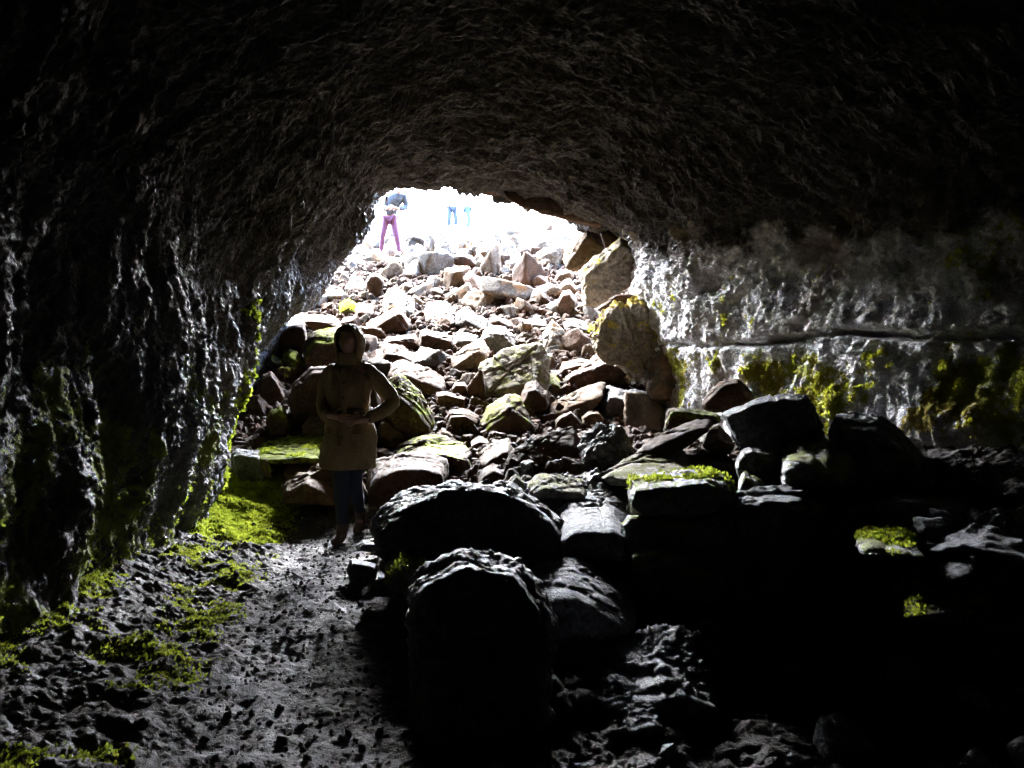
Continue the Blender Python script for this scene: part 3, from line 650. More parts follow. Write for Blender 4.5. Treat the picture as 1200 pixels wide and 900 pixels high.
def moss_mesh(name, pos, nrm, parent, mat, size):
    """little leafy fronds standing on a surface"""
    n = len(pos)
    a = RNG.normal(size=(n, 3)); t = np.cross(nrm, a); t /= np.linalg.norm(t, axis=1)[:, None] + 1e-9
    b = nrm + RNG.normal(0, .55, (n, 3)); b /= np.linalg.norm(b, axis=1)[:, None]
    s = size * RNG.uniform(.5, 1.3, (n, 1))
    p0 = pos - nrm * size * .2
    V = np.stack([p0 - t * s * .45, p0 + t * s * .45, p0 + b * s * .8 + t * s * .35, p0 + b * s * 1.1 - t * s * .2], 1).reshape(-1, 3)
    Q = np.arange(n * 4).reshape(n, 4)
    return link(name, mesh_np(name, V, Q, mat, smooth=False), parent)

# ------------------------------------------------------------------ the many smaller rocks of the slope
def rock_library():
    lib = []
    for k in range(16):
        r = random.Random(100 + k)
        sx, sy, sz = (r.uniform(.8, 1.25), r.uniform(.65, 1.0), r.uniform(.4, .8))
        pl = []
        Rm = Euler((r.uniform(-.2, .2), r.uniform(-.2, .2), r.uniform(0, 6))).to_matrix()
        for ax, s in (((1, 0, 0), sx), ((-1, 0, 0), sx), ((0, 1, 0), sy), ((0, -1, 0), sy), ((0, 0, 1), sz), ((0, 0, -1), sz)):
            n = Vector(ax) + Vector((r.gauss(0, .22), r.gauss(0, .22), r.gauss(0, .22))); n.normalize(); n = Rm @ n
            pl.append((n.x, n.y, n.z, s * r.uniform(.85, 1.1) * .5))
        for _ in range(r.choice([2, 3, 4, 5])):
            n = Vector((r.gauss(0, 1), r.gauss(0, 1), r.gauss(0, 1))).normalized()
            pl.append((n.x, n.y, n.z, .5 * (abs(n.x) * sx + abs(n.y) * sy + abs(n.z) * sz) * r.uniform(.62, .85)))
        V, Fc = rock_from_planes(np.array(pl), np.zeros(3), 4, 300 + k, p=150, rough=.022)
        lib.append((V, Fc))
    return lib

def in_poly(u, v, poly):
    c = False; n = len(poly); j = n - 1
    for i in range(n):
        if (poly[i][1] > v) != (poly[j][1] > v) and u < (poly[j][0] - poly[i][0]) * (v - poly[i][1]) / (poly[j][1] - poly[i][1]) + poly[i][0]:
            c = not c
        j = i
    return c

SLOPE = [(300, 470), (322, 402), (398, 322), (420, 290), (470, 284), (560, 262), (640, 232), (688, 330), (700, 380), (745, 430), (770, 450), (830, 490), (870, 570), (640, 585), (440, 610), (330, 560)]

def fill_rocks(n_max):
    lib = rock_library()
    meshes = {}
    placed = []
    polys = [b['o'] for b in B]
    r = random.Random(21)
    out = []
    for stage, (scale, tries) in enumerate(((1.75, 160), (1.15, 900), (.85, 2500), (.6, 9000))):
        for _ in range(tries):
            if len(out) >= n_max: break
            u = r.uniform(300, 870); v = 225 + (610 - 225) * r.random() ** 1.25
            if not in_poly(u, v, SLOPE) or (432 < u < 482 and 280 < v < 322) or (512 < u < 562 and 235 < v < 292): continue
            Y = hit_ground(u, v)
            if Y is None or Y > 32 or Y < 6: continue
            px = (.33 if v > 380 else .27) * F / Y * scale * r.uniform(.75, 1.3)
            if v < 290: px *= 1.15
            rad = px * .42
            ok = True
            for (a, b_, c) in placed:
                if (a - u) ** 2 + ((b_ - v) * 1.35) ** 2 < (c + rad) ** 2 * .80: ok = False; break
            if not ok: continue
            for pl in polys:
                if in_poly(u, v, pl) or any(in_poly(u + rad * .75 * math.cos(q), v + rad * .6 * math.sin(q), pl) for q in (0, .8, 1.57, 2.35, 3.14, 3.9, 4.7, 5.5)): ok = False; break
            if not ok: continue
            placed.append((u, v, rad))
            s = px / F * Y * r.uniform(1.05, 1.25)
            out.append((u, v, Y, s, px))
    objs = []
    for i, (u, v, Y, s, px) in enumerate(out):
        if Y > 13.5: mt = r.choice(['pale', 'tan', 'pale', 'brown'])
        elif u < 420 and v > 330: mt = r.choice(['brown', 'brown_moss', 'tan', 'full_moss', 'brown'])
        elif v > 540 and u > 640: mt = r.choice(['grey_moss', 'grey', 'brown'])
        else: mt = r.choice(['brown', 'brown', 'brown', 'brown', 'tan', 'tan', 'tan', 'grey', 'grey', 'brown_moss'] if v > 400 else ['brown', 'brown', 'tan', 'pale', 'grey'])
        k = r.randrange(16)
        if (k, mt) not in meshes:
            meshes[(k, mt)] = mesh_np('rock', lib[k][0], lib[k][1], M[mt])
        o = link('rock', meshes[(k, mt)])
        rr = ray(u, v); kk = Y / rr.y
        o.location = (rr.x * kk, Y, CAMZ + rr.z * kk + s * .10)
        o.rotation_euler = (r.gauss(.2, .4), r.gauss(0, .45), r.uniform(0, 6.28))
        o.scale = (s * r.uniform(.9, 1.25), s * r.uniform(.85, 1.1), s * r.uniform(.95, 1.35))
        objs.append(dict(o=o, u=u, v=v, s=s, mt=mt, k=k))
    return objs

TONE = {'pale': 'pale', 'tan': 'tan', 'brown': 'brown', 'grey': 'grey', 'brown_moss': 'mossy brown', 'grey_moss': 'mossy grey', 'full_moss': 'moss covered'}
def label_rocks(objs):
    """say of each rock its tone, its build and the distinctive boulder it lies next to"""
    lm = [(np.mean([p[0] for p in b['o']]), np.mean([p[1] for p in b['o']]), b['short']) for b in B]
    extra = [(455, 258, 'the person in purple leggings'), (529, 255, 'the person in grey blue jeans')]
    lm = lm + [e for e in extra]
    groups = {}
    for q in objs:
        best = min(lm, key=lambda m: (m[0] - q['u']) ** 2 + (1.2 * (m[1] - q['v'])) ** 2)
        du = q['u'] - best[0]; dv = q['v'] - best[1]
        ang = math.degrees(math.atan2(-dv, du)) % 360
        rel = ['right of', 'up and right of', 'above', 'up and left of', 'left of', 'down and left of', 'below', 'down and right of'][int((ang + 22.5) // 45) % 8]
        q['dist'] = math.hypot(du, dv)
        groups.setdefault((rel, best[2]), []).append(q)
    for (rel, s), qs in groups.items():
        qs.sort(key=lambda q: q['dist'])
        for i, q in enumerate(qs):
            word = '' if len(qs) == 1 else (['nearest ', 'farther '] if len(qs) == 2 else ['nearest ', 'second nearest ', 'third nearest ', 'fourth nearest ', 'fifth nearest ', 'sixth nearest ', 'seventh nearest ', 'eighth nearest ', 'ninth nearest ', 'tenth nearest ', 'eleventh nearest ', 'twelfth nearest '])[i]
            size = 'small' if q['s'] < .27 else 'middling' if q['s'] < .38 else 'bigger'
            tag(q['o'], f"{word}{size} {TONE[q['mt']]} rock {rel} {s}", 'rock', 'loose rocks of the rubble slope')

def scatter_rubble():
    """the countless small stones between the rocks"""
    D, Fc = ico(3)
    D1, F1 = ico(1)
    tpl = []; tpl2 = []
    for k in range(10):
        r = np.random.default_rng(k)
        n = r.normal(size=(9, 3)); n /= np.linalg.norm(n, axis=1)[:, None]
        pl = np.concatenate([n, r.uniform(.55, 1, (9, 1))], 1)
        for a in np.concatenate([np.eye(3), -np.eye(3)]): pl = np.vstack([pl, [*a, r.uniform(.6, 1.)]])
        kk = np.clip(D1 @ pl[:, :3].T / pl[:, 3][None, :], 0, None); rad = (kk ** 14).sum(1) ** (-1 / 14)
        tpl.append(D1 * rad[:, None] * np.array([1, .8, .65]))
        kk = np.clip(D @ pl[:, :3].T / pl[:, 3][None, :], 0, None); rad = (kk ** 40).sum(1) ** (-1 / 40) * (1 + .05 * noise(D * 4, k))
        tpl2.append(D * rad[:, None] * np.array([1, .8, .65]))
    def batch(name, X, Y, S, mat, sink=.25):
        Z = surf_z(X, Y); VV = []; FF = []; off = 0
        for i in range(len(X)):
            big = S[i] > .05
            t = (tpl2 if big else tpl)[i % 10]; f1 = Fc if big else F1; e = Euler(RNG.uniform(0, 6.28, 3).tolist()).to_matrix()
            v = t @ np.array(e).T * S[i] + np.array([X[i], Y[i], Z[i] + S[i] * sink]); VV.append(v); FF.append(f1 + off); off += len(v)
        o = link(name, mesh_np(name, np.concatenate(VV), np.concatenate(FF), mat, smooth=False)); o['kind'] = 'stuff'
        return o
    n = 9000
    X = RNG.uniform(-3.6, 2.6, n); Y = RNG.uniform(6.4, 16.5, n)
    pc = -0.85 - 0.16 * (Y - 3)
    keep = ~((np.abs(X - pc) < .6) & (Y < 7)) & ~((X < -1.7) & (Y < 8.3)); X, Y = X[keep], Y[keep]
    batch('rubble', X, Y, np.clip(RNG.gamma(2.2, .022, len(X)) + .015, 0, .11), M['brown'])
    n = 3200
    Y = RNG.uniform(16, 40, n); X = RNG.uniform(-.35, .35, n) * Y * .9 - .8
    batch('scree', X, Y, RNG.gamma(2, .06, n) + .03, M['pale'])
    n = 2600
    Y = RNG.uniform(2.2, 7.2, n); pc = -0.85 - 0.16 * (Y - 3); X = pc + RNG.normal(0, .55, n)
    batch('gravel', X, Y, np.clip(RNG.gamma(1.2, .006, n) + .004, 0, .035), M['grey'], .1)
    n = 200
    Y = RNG.uniform(2.3, 6.5, n); X = RNG.uniform(-.3, 2.9, n)
    batch('foreground_stones', X, Y, np.clip(RNG.gamma(2, .022, n) + .01, 0, .13), M['dark'], .1)

def moss_beds(L, Rr):
    def band(z, pts): return np.interp(z, [q[0] for q in pts], [q[1] for q in pts])
    wall_moss(Rr, lambda p: band(p[:, 2], [(0, -1), (.6, -.1), (1.0, .15), (1.5, .05), (1.62, -.3), (1.9, -.15), (2.4, -.15), (2.7, -1)]) - 2 * (p[:, 1] > 10.4) - 2 * (p[:, 1] < 3.5),
              401, M['moss_wall'], .02, .50, 100000)
    wall_moss(L, lambda p: band(p[:, 2], [(0, 0), (.5, .25), (1.0, .0), (1.6, -.1), (2.1, -.2), (2.3, -2)]) - 1.2 * np.abs(p[:, 1] - 7.4) , 411, M['moss'], .028, .05, 9000)
    wall_moss(L, lambda p: band(p[:, 2], [(0, .2), (.5, .15), (.8, -.2), (1.2, -2)]) - 2 * (p[:, 1] > 6.5) , 421, M['moss_dull'], .02, .25, 20000)
    # on the left bank
    n = 420000
    Y = RNG.uniform(2.4, 9.0, n); X = RNG.uniform(-3.3, -1.0, n)
    p = np.stack([X, Y, X * 0], 1)
    pc = -0.85 - 0.16 * (Y - 3)
    dens = fbm(p * 1.5, 3, 301) * .8 + fbm(p * 6, 2, 305) * .5
    a = sstep(.42, .75, pc - X) * (1 - sstep(8.2, 9, Y))
    core = np.exp(-((Y - 7.3) / .95) ** 2) * .95           # the bright bed beside the mossy slab
    sel = RNG.random(n) < np.clip((dens + core - .05) * 1.6, 0, 1) * a
    X, Y = X[sel], Y[sel]
    Z = surf_z(X, Y)
    nr = np.tile([[.25, .25, .93]], (len(X), 1))
    pos = np.stack([X, Y, Z + .003], 1)
    far = Y > 6.2
    o = moss_mesh('moss', pos[far], nr[far], None, M['moss'], .017); o['kind'] = 'stuff'
    o = moss_mesh('moss', pos[~far], nr[~far], None, M['moss_dull'], .0125); o['kind'] = 'stuff'

def wall_moss(G, pick, seed, mat, size, thr, nmax):
    du = np.gradient(G, axis=1); dv = np.gradient(G, axis=0)
    nr = np.cross(du, dv); A = np.linalg.norm(nr, axis=2); nr /= A[..., None] + 1e-12
    c = np.stack([np.full_like(G[..., 0], 0), G[..., 1], np.full_like(G[..., 2], 1.6)], -1)
    nr *= np.sign(((c - G) * nr).sum(-1))[..., None]
    Pn = G.reshape(-1, 3); nr = nr.reshape(-1, 3)
    f = fbm(Pn * np.array([2.6, 2.6, 1.9]), 3, seed) * .75 + fbm(Pn * 9, 2, seed + 5, .6) * .6 + pick(Pn)
    m = np.clip((f - thr) * 4, 0, 1) * A.reshape(-1)
    n = int(min(nmax, m.sum() / (size * .28) ** 2))
    if n < 10: return
    ix = RNG.choice(len(Pn), n, p=m / m.sum())
    o = moss_mesh('moss', Pn[ix] + RNG.normal(0, .008, (n, 3)) , nr[ix], None, mat, size); o['kind'] = 'stuff'

def build_all_boulders():
    for k, b in enumerate(B): build_boulder(b, 1000 + k)
    label_rocks(fill_rocks(300 - len(B)))
# ------------------------------------------------------------------ people
def skin_mesh(name, joints, edges, mat, parent, root=0, sub=2, wob=0, seed=1):
    """joints: [(x,y,z,rx,ry)] grown into one continuous tapering surface"""
    me = bpy.data.meshes.new(name)
    me.from_pydata([j[:3] for j in joints], edges, [])
    o = bpy.data.objects.new(name, me); C.objects.link(o)
    md = o.modifiers.new('skin', 'SKIN'); md.use_smooth_shade = True
    for i, sv in enumerate(me.skin_vertices[0].data):
        j = joints[i]; sv.radius = (j[3], j[4] if len(j) > 4 else j[3]); sv.use_root = (i == root)
    ms = o.modifiers.new('sub', 'SUBSURF'); ms.levels = sub; ms.render_levels = sub
    dg = bpy.context.evaluated_depsgraph_get()
    ev = bpy.data.meshes.new_from_object(o.evaluated_get(dg))
    o.modifiers.clear(); o.data = ev; bpy.data.meshes.remove(me); ev.name = name
    if wob:
        V = np.array([v.co[:] for v in ev.vertices]); ev.calc_loop_triangles()
        Nn = np.array([v.normal[:] for v in ev.vertices])
        V = V + Nn * (wob * ridged(V * np.array([9, 9, 5]), 2, seed))[:, None]
        ev.vertices.foreach_set('co', V.astype(np.float32).ravel())
    ev.materials.clear(); ev.materials.append(mat)
    for p in ev.polygons: p.use_smooth = True
    if parent: o.parent = parent
    return o

def chain(js, es, pts, start=None):
    prev = start
    ids = []
    for p in pts:
        js.append(p); i = len(js) - 1; ids.append(i)
        if prev is not None: es.append((prev, i))
        prev = i
    return ids

def hand(js, es, wrist, palm, fdir, side, curl, s=1.0, r=.0085):
    """palm + four bent fingers + thumb; vectors in the person's space"""
    w = Vector(js[wrist][:3]); f = Vector(fdir).normalized(); sd = Vector(side).normalized(); c = Vector(curl).normalized()
    pm = w + f * .045 * s
    (ip,) = chain(js, es, [(*pm, .03 * s, .018 * s)], wrist)
    for k, (off, ln) in enumerate(((-.030, .068), (-.010, .078), (.010, .074), (.029, .056))):
        b = w + f * .088 * s + sd * off * s
        p1 = b + f * ln * .42 * s + c * .012 * s
        p2 = p1 + (f * .55 + c * .8).normalized() * ln * .35 * s
        p3 = p2 + (f * .1 + c).normalized() * ln * .28 * s
        chain(js, es, [(*b, .0105 * s), (*p1, r * s), (*p2, r * .92 * s), (*p3, r * .75 * s)], ip)
    t0 = w + f * .03 * s - sd * .035 * s; t1 = t0 + (f * .6 - sd * .7).normalized() * .038 * s; t2 = t1 + (f * .9 + c * .35).normalized() * .03 * s
    chain(js, es, [(*t0, .013 * s), (*t1, .0105 * s), (*t2, .008 * s)], ip)

def head_mesh_into(V0, name, mat, parent, yaw=0, tilt=0, s=1.0):
    """head with brow, eye sockets, nose, lips, chin and ears; faces -Y"""
    D, Fc = ico(5)
    x, y, z = D[:, 0], D[:, 1], D[:, 2]
    V = D * np.array([.076, .094, .116])
    jaw = sstep(0, -1, z)
    V[:, 0] *= 1 - .28 * jaw; V[:, 1] += -.012 * jaw * (y < 0)
    fr = np.clip(-y, 0, 1) ** 2
    def g(cx, cz, wx, wz): return np.exp(-((V[:, 0] - cx) / wx) ** 2 - ((V[:, 2] - cz) / wz) ** 2) * fr
    V[:, 1] -= .024 * g(0, -.018, .012, .022) + .012 * g(0, .006, .009, .022)
    for sx in (-1, 1): V[:, 1] += .013 * g(sx * .032, .012, .018, .012)
    for sx in (-1, 1): V[:, 1] -= .006 * g(sx * .032, .011, .011, .007)
    V[:, 1] -= .006 * g(0, .034, .05, .010) + .008 * g(0, -.055, .022, .007) + .006 * g(0, -.067, .018, .006) + .010 * g(0, -.098, .022, .014)
    V[:, 1] += .005 * g(0, -.0615, .022, .003)
    for sx in (-1, 1):
        e = np.exp(-((V[:, 0] - sx * .075) / .016) ** 2 - ((V[:, 1] - .012) / .02) ** 2 - ((V[:, 2] + .004) / .028) ** 2); V[:, 0] += sx * .020 * e
    m = Euler((tilt, 0, yaw)).to_matrix()
    V = (V * s) @ np.array(m).T + np.array(V0)
    return V, Fc

def add_geometry(o, V, Fc):
    """join extra geometry into an object's own mesh"""
    me = o.data
    bm = bmesh.new(); bm.from_mesh(me)
    vs = [bm.verts.new(p) for p in V]
    for f in Fc:
        fc = bm.faces.new([vs[i] for i in f]); fc.smooth = True
    bm.to_mesh(me); bm.free()

def loft(name, rings, mat, parent, seg=48, wob=.0, seed=3, thick=True):
    """rings: (z, cx, cy, rx, ry) – cloth tube with folds"""
    zs = np.array([r[0] for r in rings]); A = np.array([r[1:] for r in rings])
    n = 70; t = np.linspace(0, len(rings) - 1, n); Pp = catmull(np.column_stack([zs, A]), t)
    th = np.linspace(0, 2 * math.pi, seg, endpoint=False)
    V = np.zeros((n, seg, 3))
    V[..., 0] = Pp[:, 1:2] + Pp[:, 3:4] * np.cos(th)[None]; V[..., 1] = Pp[:, 2:3] + Pp[:, 4:5] * np.sin(th)[None]; V[..., 2] = Pp[:, 0:1]
    V = V.reshape(-1, 3)
    c = np.column_stack([np.repeat(Pp[:, 1], seg), np.repeat(Pp[:, 2], seg), V[:, 2]])
    nn = V - c; nn /= np.linalg.norm(nn, axis=1)[:, None] + 1e-9
    V = V + nn * (wob * fbm(V * np.array([9, 9, 4.5]), 3, seed))[:, None]
    a = np.arange(n * seg).reshape(n, seg); b = np.roll(a, -1, 1)
    Q = np.stack([a[:-1], b[:-1], b[1:], a[1:]], -1).reshape(-1, 4)
    o = link(name, mesh_np(name, V, Q, mat), parent)
    return o

def build_walker():
    skin = plain_mat('skin', (.30, .155, .11), .5, .1, 40, .1, .4)
    coat = plain_mat('olive_brown_coat', (.165, .112, .052), .75, .2, 60, .3, .3)
    legm = plain_mat('navy_leggings', (.016, .02, .032), .8, .2, 60, .2, .3)
    boot = plain_mat('brown_leather', (.06, .034, .02), .6, .25, 50, .3, .4)
    # pose: walking towards us, one foot before the other, elbows bent, hands at the belt
    j = []; e = []
    j.append((.0, .02, .93, .15, .11))                                        # pelvis
    sp_ = chain(j, e, [(.005, .02, 1.08, .125, .10), (.005, .025, 1.24, .15, .11), (.005, .03, 1.37, .13, .09), (.01, .01, 1.46, .055, .055), (.01, -.01, 1.54, .05, .05)], 0)
    ch = sp_[2]
    # picture-right arm: elbow out, hand back to the belt
    ar = chain(j, e, [(.15, .03, 1.37, .06), (.235, .05, 1.29, .05), (.36, .05, 1.13, .042), (.24, -.08, 1.03, .033), (.17, -.15, 1.0, .026)], ch)
    hand(j, e, ar[-1], None, (-.85, -.25, -.12), (0, -.2, -1), (-.3, .9, -.1))
    al = chain(j, e, [(-.14, .03, 1.37, .06), (-.185, .04, 1.29, .05), (-.21, .03, 1.10, .042), (-.15, -.12, 1.04, .033), (-.09, -.17, 1.03, .026)], ch)
    hand(j, e, al[-1], None, (.9, -.1, -.15), (0, -.2, -1), (.2, .95, 0))
    l1 = chain(j, e, [(-.07, .0, .86, .088), (-.045, -.07, .50, .06), (-.04, -.07, .30, .052), (-.045, -.03, .10, .036), (-.055, -.09, .045, .034, .03), (-.065, -.17, .03, .03, .022)], 0)
    l2 = chain(j, e, [(.07, .04, .86, .088), (.03, .02, .50, .06), (.01, .16, .33, .052), (.0, .30, .17, .036), (-.002, .28, .08, .034, .03), (-.005, .21, .035, .03, .022)], 0)
    body = skin_mesh('person', j, e, skin, None, 0, 2)
    hv, hf = head_mesh_into((.012, -.03, 1.615), 'head', skin, body, 0, .12)
    add_geometry(body, hv, hf)
    # coat: one garment, skirt + sleeves
    ct = loft('coat', [(.60, -.02, .01, .225, .165), (.72, -.015, .01, .218, .16), (.88, -.005, .01, .20, .152), (1.0, .0, .01, .178, .142), (1.07, .0, .01, .172, .138), (1.16, .003, .015, .182, .145),
                       (1.28, .005, .02, .196, .145), (1.37, .005, .025, .182, .13), (1.43, .008, .02, .135, .105), (1.475, .01, .01, .085, .085)], coat, body, 96, .032)
    js = []; es = []
    chain(js, es, [(.09, .03, 1.37, .085), (.165, .03, 1.365, .075), (.245, .05, 1.28, .066), (.365, .055, 1.125, .060), (.245, -.075, 1.03, .05), (.19, -.14, 1.01, .046)])
    s1 = skin_mesh('sleeve', js, es, coat, ct, 0, 2, .010, 5)
    js = []; es = []
    chain(js, es, [(-.09, .03, 1.37, .085), (-.155, .03, 1.365, .075), (-.195, .04, 1.28, .068), (-.215, .03, 1.10, .062), (-.155, -.115, 1.04, .052), (-.115, -.165, 1.03, .048)])
    s2 = skin_mesh('sleeve', js, es, coat, ct, 0, 2, .010, 8)
    # front placket with buttons, pocket flaps
    dk = plain_mat('dark_trim', (.07, .048, .025), .6)
    zs_ = np.linspace(.62, 1.40, 40)
    rg = np.array([(.60, -.02, .01, .165), (.72, -.015, .01, .16), (.88, -.005, .01, .152), (1.0, .0, .01, .142), (1.07, .0, .01, .138), (1.16, .003, .015, .145), (1.28, .005, .02, .145), (1.37, .005, .025, .13), (1.43, .008, .02, .105)])
    fy = np.interp(zs_, rg[:, 0], rg[:, 2] - rg[:, 3]) - .018; fx = np.interp(zs_, rg[:, 0], rg[:, 1])
    VV = []
    for z_, x_, y_ in zip(zs_, fx, fy): VV += [(x_ - .028, y_ + .022, z_), (x_ - .026, y_, z_), (x_ + .026, y_, z_), (x_ + .028, y_ + .022, z_)]
    Q = [(4 * i + k, 4 * i + k + 1, 4 * i + k + 5, 4 * i + k + 4) for i in range(39) for k in range(3)]
    link('placket', mesh_np('placket', np.array(VV), np.array(Q), coat), ct)
    D3, F3 = ico(2)
    for z_ in (.74, .86, .98, 1.17, 1.29):
        y_ = float(np.interp(z_, zs_, fy)); x_ = float(np.interp(z_, zs_, fx))
        link('button', mesh_np('button', D3 * np.array([.012, .006, .012]) + np.array([x_, y_ - .003, z_]), F3, dk), ct)
    for sx in (-1, 1):
        bm = bmesh.new(); bmesh.ops.create_cube(bm, size=1)
        bmesh.ops.scale(bm, vec=(.11, .02, .045), verts=bm.verts); bmesh.ops.bevel(bm, geom=bm.edges[:], offset=.006, segments=2, affect='EDGES')
        bmesh.ops.rotate(bm, cent=(0, 0, 0), matrix=Matrix.Rotation(sx * .55, 3, 'Z'), verts=bm.verts)
        bmesh.ops.translate(bm, vec=(sx * .115 - .005, -.128, .86), verts=bm.verts)
        me = bpy.data.meshes.new('pocket_flap'); bm.to_mesh(me); bm.free(); me.materials.append(coat); link('pocket_flap', me, ct)
    loft('belt', [(1.035, 0, .01, .182, .148), (1.05, 0, .01, .187, .152), (1.075, 0, .01, .187, .152), (1.09, 0, .01, .180, .147)], plain_mat('dark_belt', (.05, .035, .022), .6), ct, 48, .006)
    # hood: open shell round the face, peak forward
    D, Fc = ico(5)
    x, y, z = D[:, 0], D[:, 1], D[:, 2]
    V = D * np.array([.122, .138, .158])
    V[:, 2] *= np.where(z < 0, 1.05, 1.0)
    opening = (y < -.52) & (np.abs(x) < .66) & (z < .52) 
    V[:, 1] -= .035 * np.exp(-((z - .62) / .25) ** 2) * (y < 0)
    V = V + D * (.008 * fbm(D * 3, 3, 9))[:, None]
    keep = ~opening[Fc].any(1)
    o = link('hood', mesh_np('hood', V + np.array([.012, -.005, 1.60]), Fc[keep], coat), body)
    md = o.modifiers.new('thick', 'SOLIDIFY'); md.thickness = .012; md.offset = -1
    loft('collar', [(1.43, .01, .01, .12, .11), (1.46, .01, 0, .105, .105), (1.50, .012, -.005, .098, .10), (1.525, .012, -.008, .094, .098)], coat, o, 40, .01)
    for lg, nm in ((l1, 'legging'), (l2, 'legging')):
        js = []; es = []
        chain(js, es, [tuple(j[i][:3]) + (j[i][3] + .008,) for i in lg[:4]])
        skin_mesh('legging', js, es, legm, body, 0, 2, .003, 4)
    for lg in (l1, l2):
        a = Vector(j[lg[3]][:3]); b_ = Vector(j[lg[4]][:3]); t = Vector(j[lg[5]][:3])
        js = []; es = []
        up = (Vector(j[lg[2]][:3]) - a).normalized()
        back = (b_ - t).normalized()
        chain(js, es, [(*(a + up * .10), .056), (*(a + up * .02), .05), (*(b_ + Vector((0, .03, .005))), .05, .046), (*(b_ * .45 + t * .55), .047, .038), (*(t + (t - b_).normalized() * .03), .04, .03)])
        bt = skin_mesh('boot', js, es, boot, body, 0, 2, .002, 6)
    body.location = (P(410, 632, 6.35).x, 6.35, 0.0)
    body.rotation_euler = (0, 0, R(-6))
    z = float(surf_z(body.location.x - .06, 6.2)); body.location.z = z - .01
    body.scale = (1.03,) * 3
    tag(body, 'hooded person in an olive brown knee length coat walking on the path', 'person')
    return body

def build_visitor(label, x, y, yaw, top, leg, hair, lean=0., stride=.12, bag=None, headtilt=0.3, scale=1.0):
    skin = bpy.data.materials.get('skin')
    j = []; e = []
    j.append((0, .02, .93, .15, .11))
    lx = lean
    s = chain(j, e, [(lx * .15, .0, 1.08, .12, .095), (lx * .45, -.05, 1.24, .14, .10), (lx * .7, -.10, 1.36, .12, .085), (lx * .85, -.15, 1.44, .05), (lx, -.2, 1.50, .048)], 0)
    c = s[2]
    for sx in (-1, 1):
        a = chain(j, e, [(lx * .7 + sx * .17, -.08, 1.36, .055), (lx * .6 + sx * .24, -.08, 1.12, .042), (lx * .4 + sx * .14, -.26, 1.05, .032), (lx * .4 + sx * .08, -.32, 1.07, .026)], c)
        hand(j, e, a[-1], None, (-sx * .5, -.7, .1), (0, -.2, 1), (0, .2, -1))
    legs = []
    for sx in (-1, 1):
        legs.append(chain(j, e, [(sx * .085, .0, .86, .088), (sx * (.10 + stride * .5), -.05, .50, .06), (sx * (.10 + stride * .8), -.01, .30, .052), (sx * (.10 + stride), .02, .10, .036), (sx * (.10 + stride), -.05, .045, .034, .03), (sx * (.105 + stride), -.14, .03, .03, .02)], 0))
    body = skin_mesh('person', j, e, skin, None, 0, 2)
    hc = (lx * 1.12, -.27, 1.60)
    hv, hf = head_mesh_into(hc, 'h', skin, body, 0, -headtilt * 0 + headtilt)
    add_geometry(body, hv, hf)
    D, Fc = ico(4)
    V = D * np.array([.092, .112, .13]); face = (D[:, 1] < -.62) & (D[:, 2] < .12)
    V = V + D * (.008 * fbm(D * 5, 2, 3))[:, None]
    m = np.array(Euler((headtilt, 0, 0)).to_matrix())
    o = link('hair', mesh_np('hair', V @ m.T + np.array(hc) + np.array([0, .012, .012]), Fc[~face[Fc].any(1)], hair), body)
    js = []; es = []
    js.append((0, .02, .90, .17, .13))
    q = chain(js, es, [tuple(j[s[0]][:3]) + (.155, .125), tuple(j[s[1]][:3]) + (.17, .13), tuple(j[s[2]][:3]) + (.14, .10), tuple(j[s[3]][:3]) + (.07,)], 0)
    for sx in (-1, 1):
        chain(js, es, [(lx * .7 + sx * .17, -.08, 1.36, .08), (lx * .6 + sx * .245, -.08, 1.12, .065), (lx * .4 + sx * .15, -.25, 1.05, .05)], q[2])
    skin_mesh('jacket', js, es, top, body, 0, 2, .008, 4)
    js = []; es = []; js.append((0, .02, .92, .15, .115))
    for lg in legs: chain(js, es, [tuple(j[i][:3]) + (j[i][3] + .006,) for i in lg[:4]], 0)
    skin_mesh('leggings', js, es, leg, body, 0, 2, .002, 4)
    shoe = bpy.data.materials.get('shoe') or plain_mat('shoe', (.25, .25, .27), .7)
    for lg in legs:
        js = []; es = []
        chain(js, es, [tuple(Vector(j[lg[3]][:3]) + Vector((0, .02, -.02))) + (.045,), tuple(Vector(j[lg[4]][:3])) + (.045, .042), tuple(Vector(j[lg[5]][:3]) + Vector((0, -.03, 0))) + (.038, .03)])
        skin_mesh('shoe', js, es, shoe, body, 0, 1)
    body.location = (x, y, float(surf_z(x, y)) + .02); body.rotation_euler = (0, 0, yaw); body.scale = (scale,) * 3
    tag(body, label, 'person')
    return body

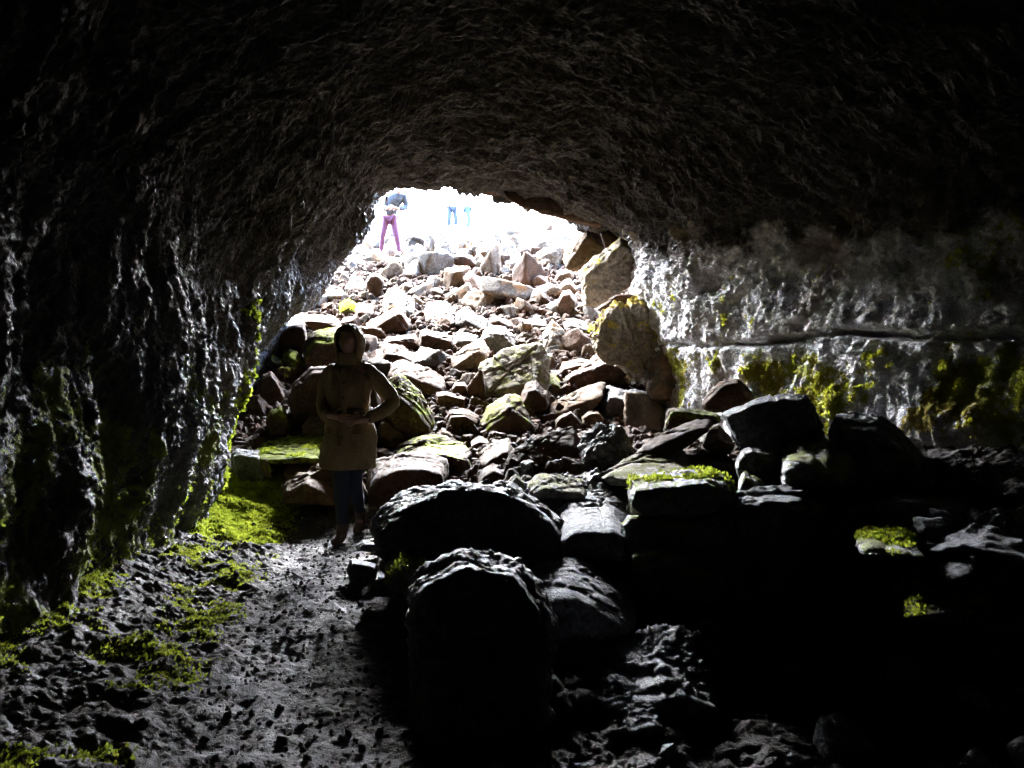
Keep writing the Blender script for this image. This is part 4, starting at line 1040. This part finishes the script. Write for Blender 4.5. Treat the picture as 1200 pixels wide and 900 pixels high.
def build_people():
    build_walker()
    hair = plain_mat('dark_hair', (.014, .010, .008), .9, .3, 40, .25, .02)
    a = P(457, 300, 17.0)
    build_visitor('person in purple leggings and a grey jacket leaning forward at the cave mouth', a.x, 17.0, R(0),
                  plain_mat('grey_jacket', (.06, .07, .085), .9, .4, 14, .25, .05), plain_mat('purple_leggings', (.11, .05, .09), .9, .15, 30, .25, .05), hair, lean=.26, stride=.11, headtilt=1.0, scale=.94)
    a = P(530, 272, 26.0)
    build_visitor('person in grey blue jeans and a glare whitened top standing far outside the mouth', a.x, 26.0, R(15),
                  plain_mat('glare_white_top', (.7, .7, .7), .8, .1), plain_mat('grey_blue_jeans', (.03, .038, .06), .9, .15, 30, .25, .03), hair, lean=.0, stride=.03, headtilt=.1)  # white top stands for an upper body washed out by glare
    a = P(548, 264, 28.5)
    build_visitor('person in light blue jeans seen edge on, farthest outside the mouth', a.x, 28.5, R(88),
                  plain_mat('glare_pale_top', (.75, .72, .68), .8, .1), plain_mat('light_blue_jeans', (.035, .06, .085), .9, .15, 30, .25, .03), plain_mat('fair_hair', (.3, .2, .1), .6), lean=.0, stride=-.03, headtilt=.1)  # pale top colour stands for glare on the upper body
# ------------------------------------------------------------------ light, camera, render settings
def setup():
    sc = bpy.context.scene
    w = bpy.data.worlds.new('World'); sc.world = w; w.use_nodes = True
    nt = w.node_tree; nt.nodes.clear()
    out = nt.nodes.new('ShaderNodeOutputWorld'); bg = nt.nodes.new('ShaderNodeBackground'); sk = nt.nodes.new('ShaderNodeTexSky')
    sk.sky_type = 'NISHITA'; sk.sun_disc = False
    el, az = R(SUN_EL), R(SUN_AZ)                 # azimuth from +Y, positive to +X
    sk.sun_elevation = el; sk.sun_rotation = az
    sk.air_density = 1.0; sk.dust_density = 1.0; sk.ozone_density = 1.0
    bg.inputs['Strength'].default_value = SKY
    nt.links.new(sk.outputs[0], bg.inputs[0]); nt.links.new(bg.outputs[0], out.inputs[0])
    ld = bpy.data.lights.new('sun', 'SUN'); ld.energy = SUN; ld.angle = R(SUN_ANG); ld.color = (1, .97, .925)
    lo = bpy.data.objects.new('sun', ld); C.objects.link(lo)
    d = Vector((math.sin(az) * math.cos(el), math.cos(az) * math.cos(el), math.sin(el)))
    lo.rotation_euler = d.to_track_quat('Z', 'Y').to_euler(); lo.location = d * 60
    cd = bpy.data.cameras.new('camera'); cam = bpy.data.objects.new('camera', cd); C.objects.link(cam)
    cam.location = (0, 0, CAMZ); cam.rotation_euler = (math.pi / 2 - PITCH, 0, 0)
    cd.sensor_fit = 'HORIZONTAL'; cd.sensor_width = 36; cd.lens = 36 * F / 1200; cd.clip_start = .05; cd.clip_end = 2000
    sc.camera = cam
    vs = sc.view_settings; vs.view_transform = 'Standard'; vs.look = 'None'; vs.gamma = 1; vs.use_curve_mapping = False; vs.exposure = EXPOSURE
    cy = sc.cycles
    cy.use_denoising = True; cy.denoiser = 'OPENIMAGEDENOISE'; cy.denoising_prefilter = 'NONE'
    cy.max_bounces = 5; cy.diffuse_bounces = 4; cy.glossy_bounces = 2; cy.transmission_bounces = 1; cy.use_adaptive_sampling = False
    cy.sample_clamp_indirect = 8; cy.caustics_reflective = False; cy.caustics_refractive = False

SUN, SUN_ANG, SUN_EL, SUN_AZ, SKY, EXPOSURE = 2.9, 80, 40, -23, .15, 7.1
build_ground()
LW, RW = build_tube()
build_all_boulders()
scatter_rubble()
moss_beds(LW, RW)
build_people()
setup()
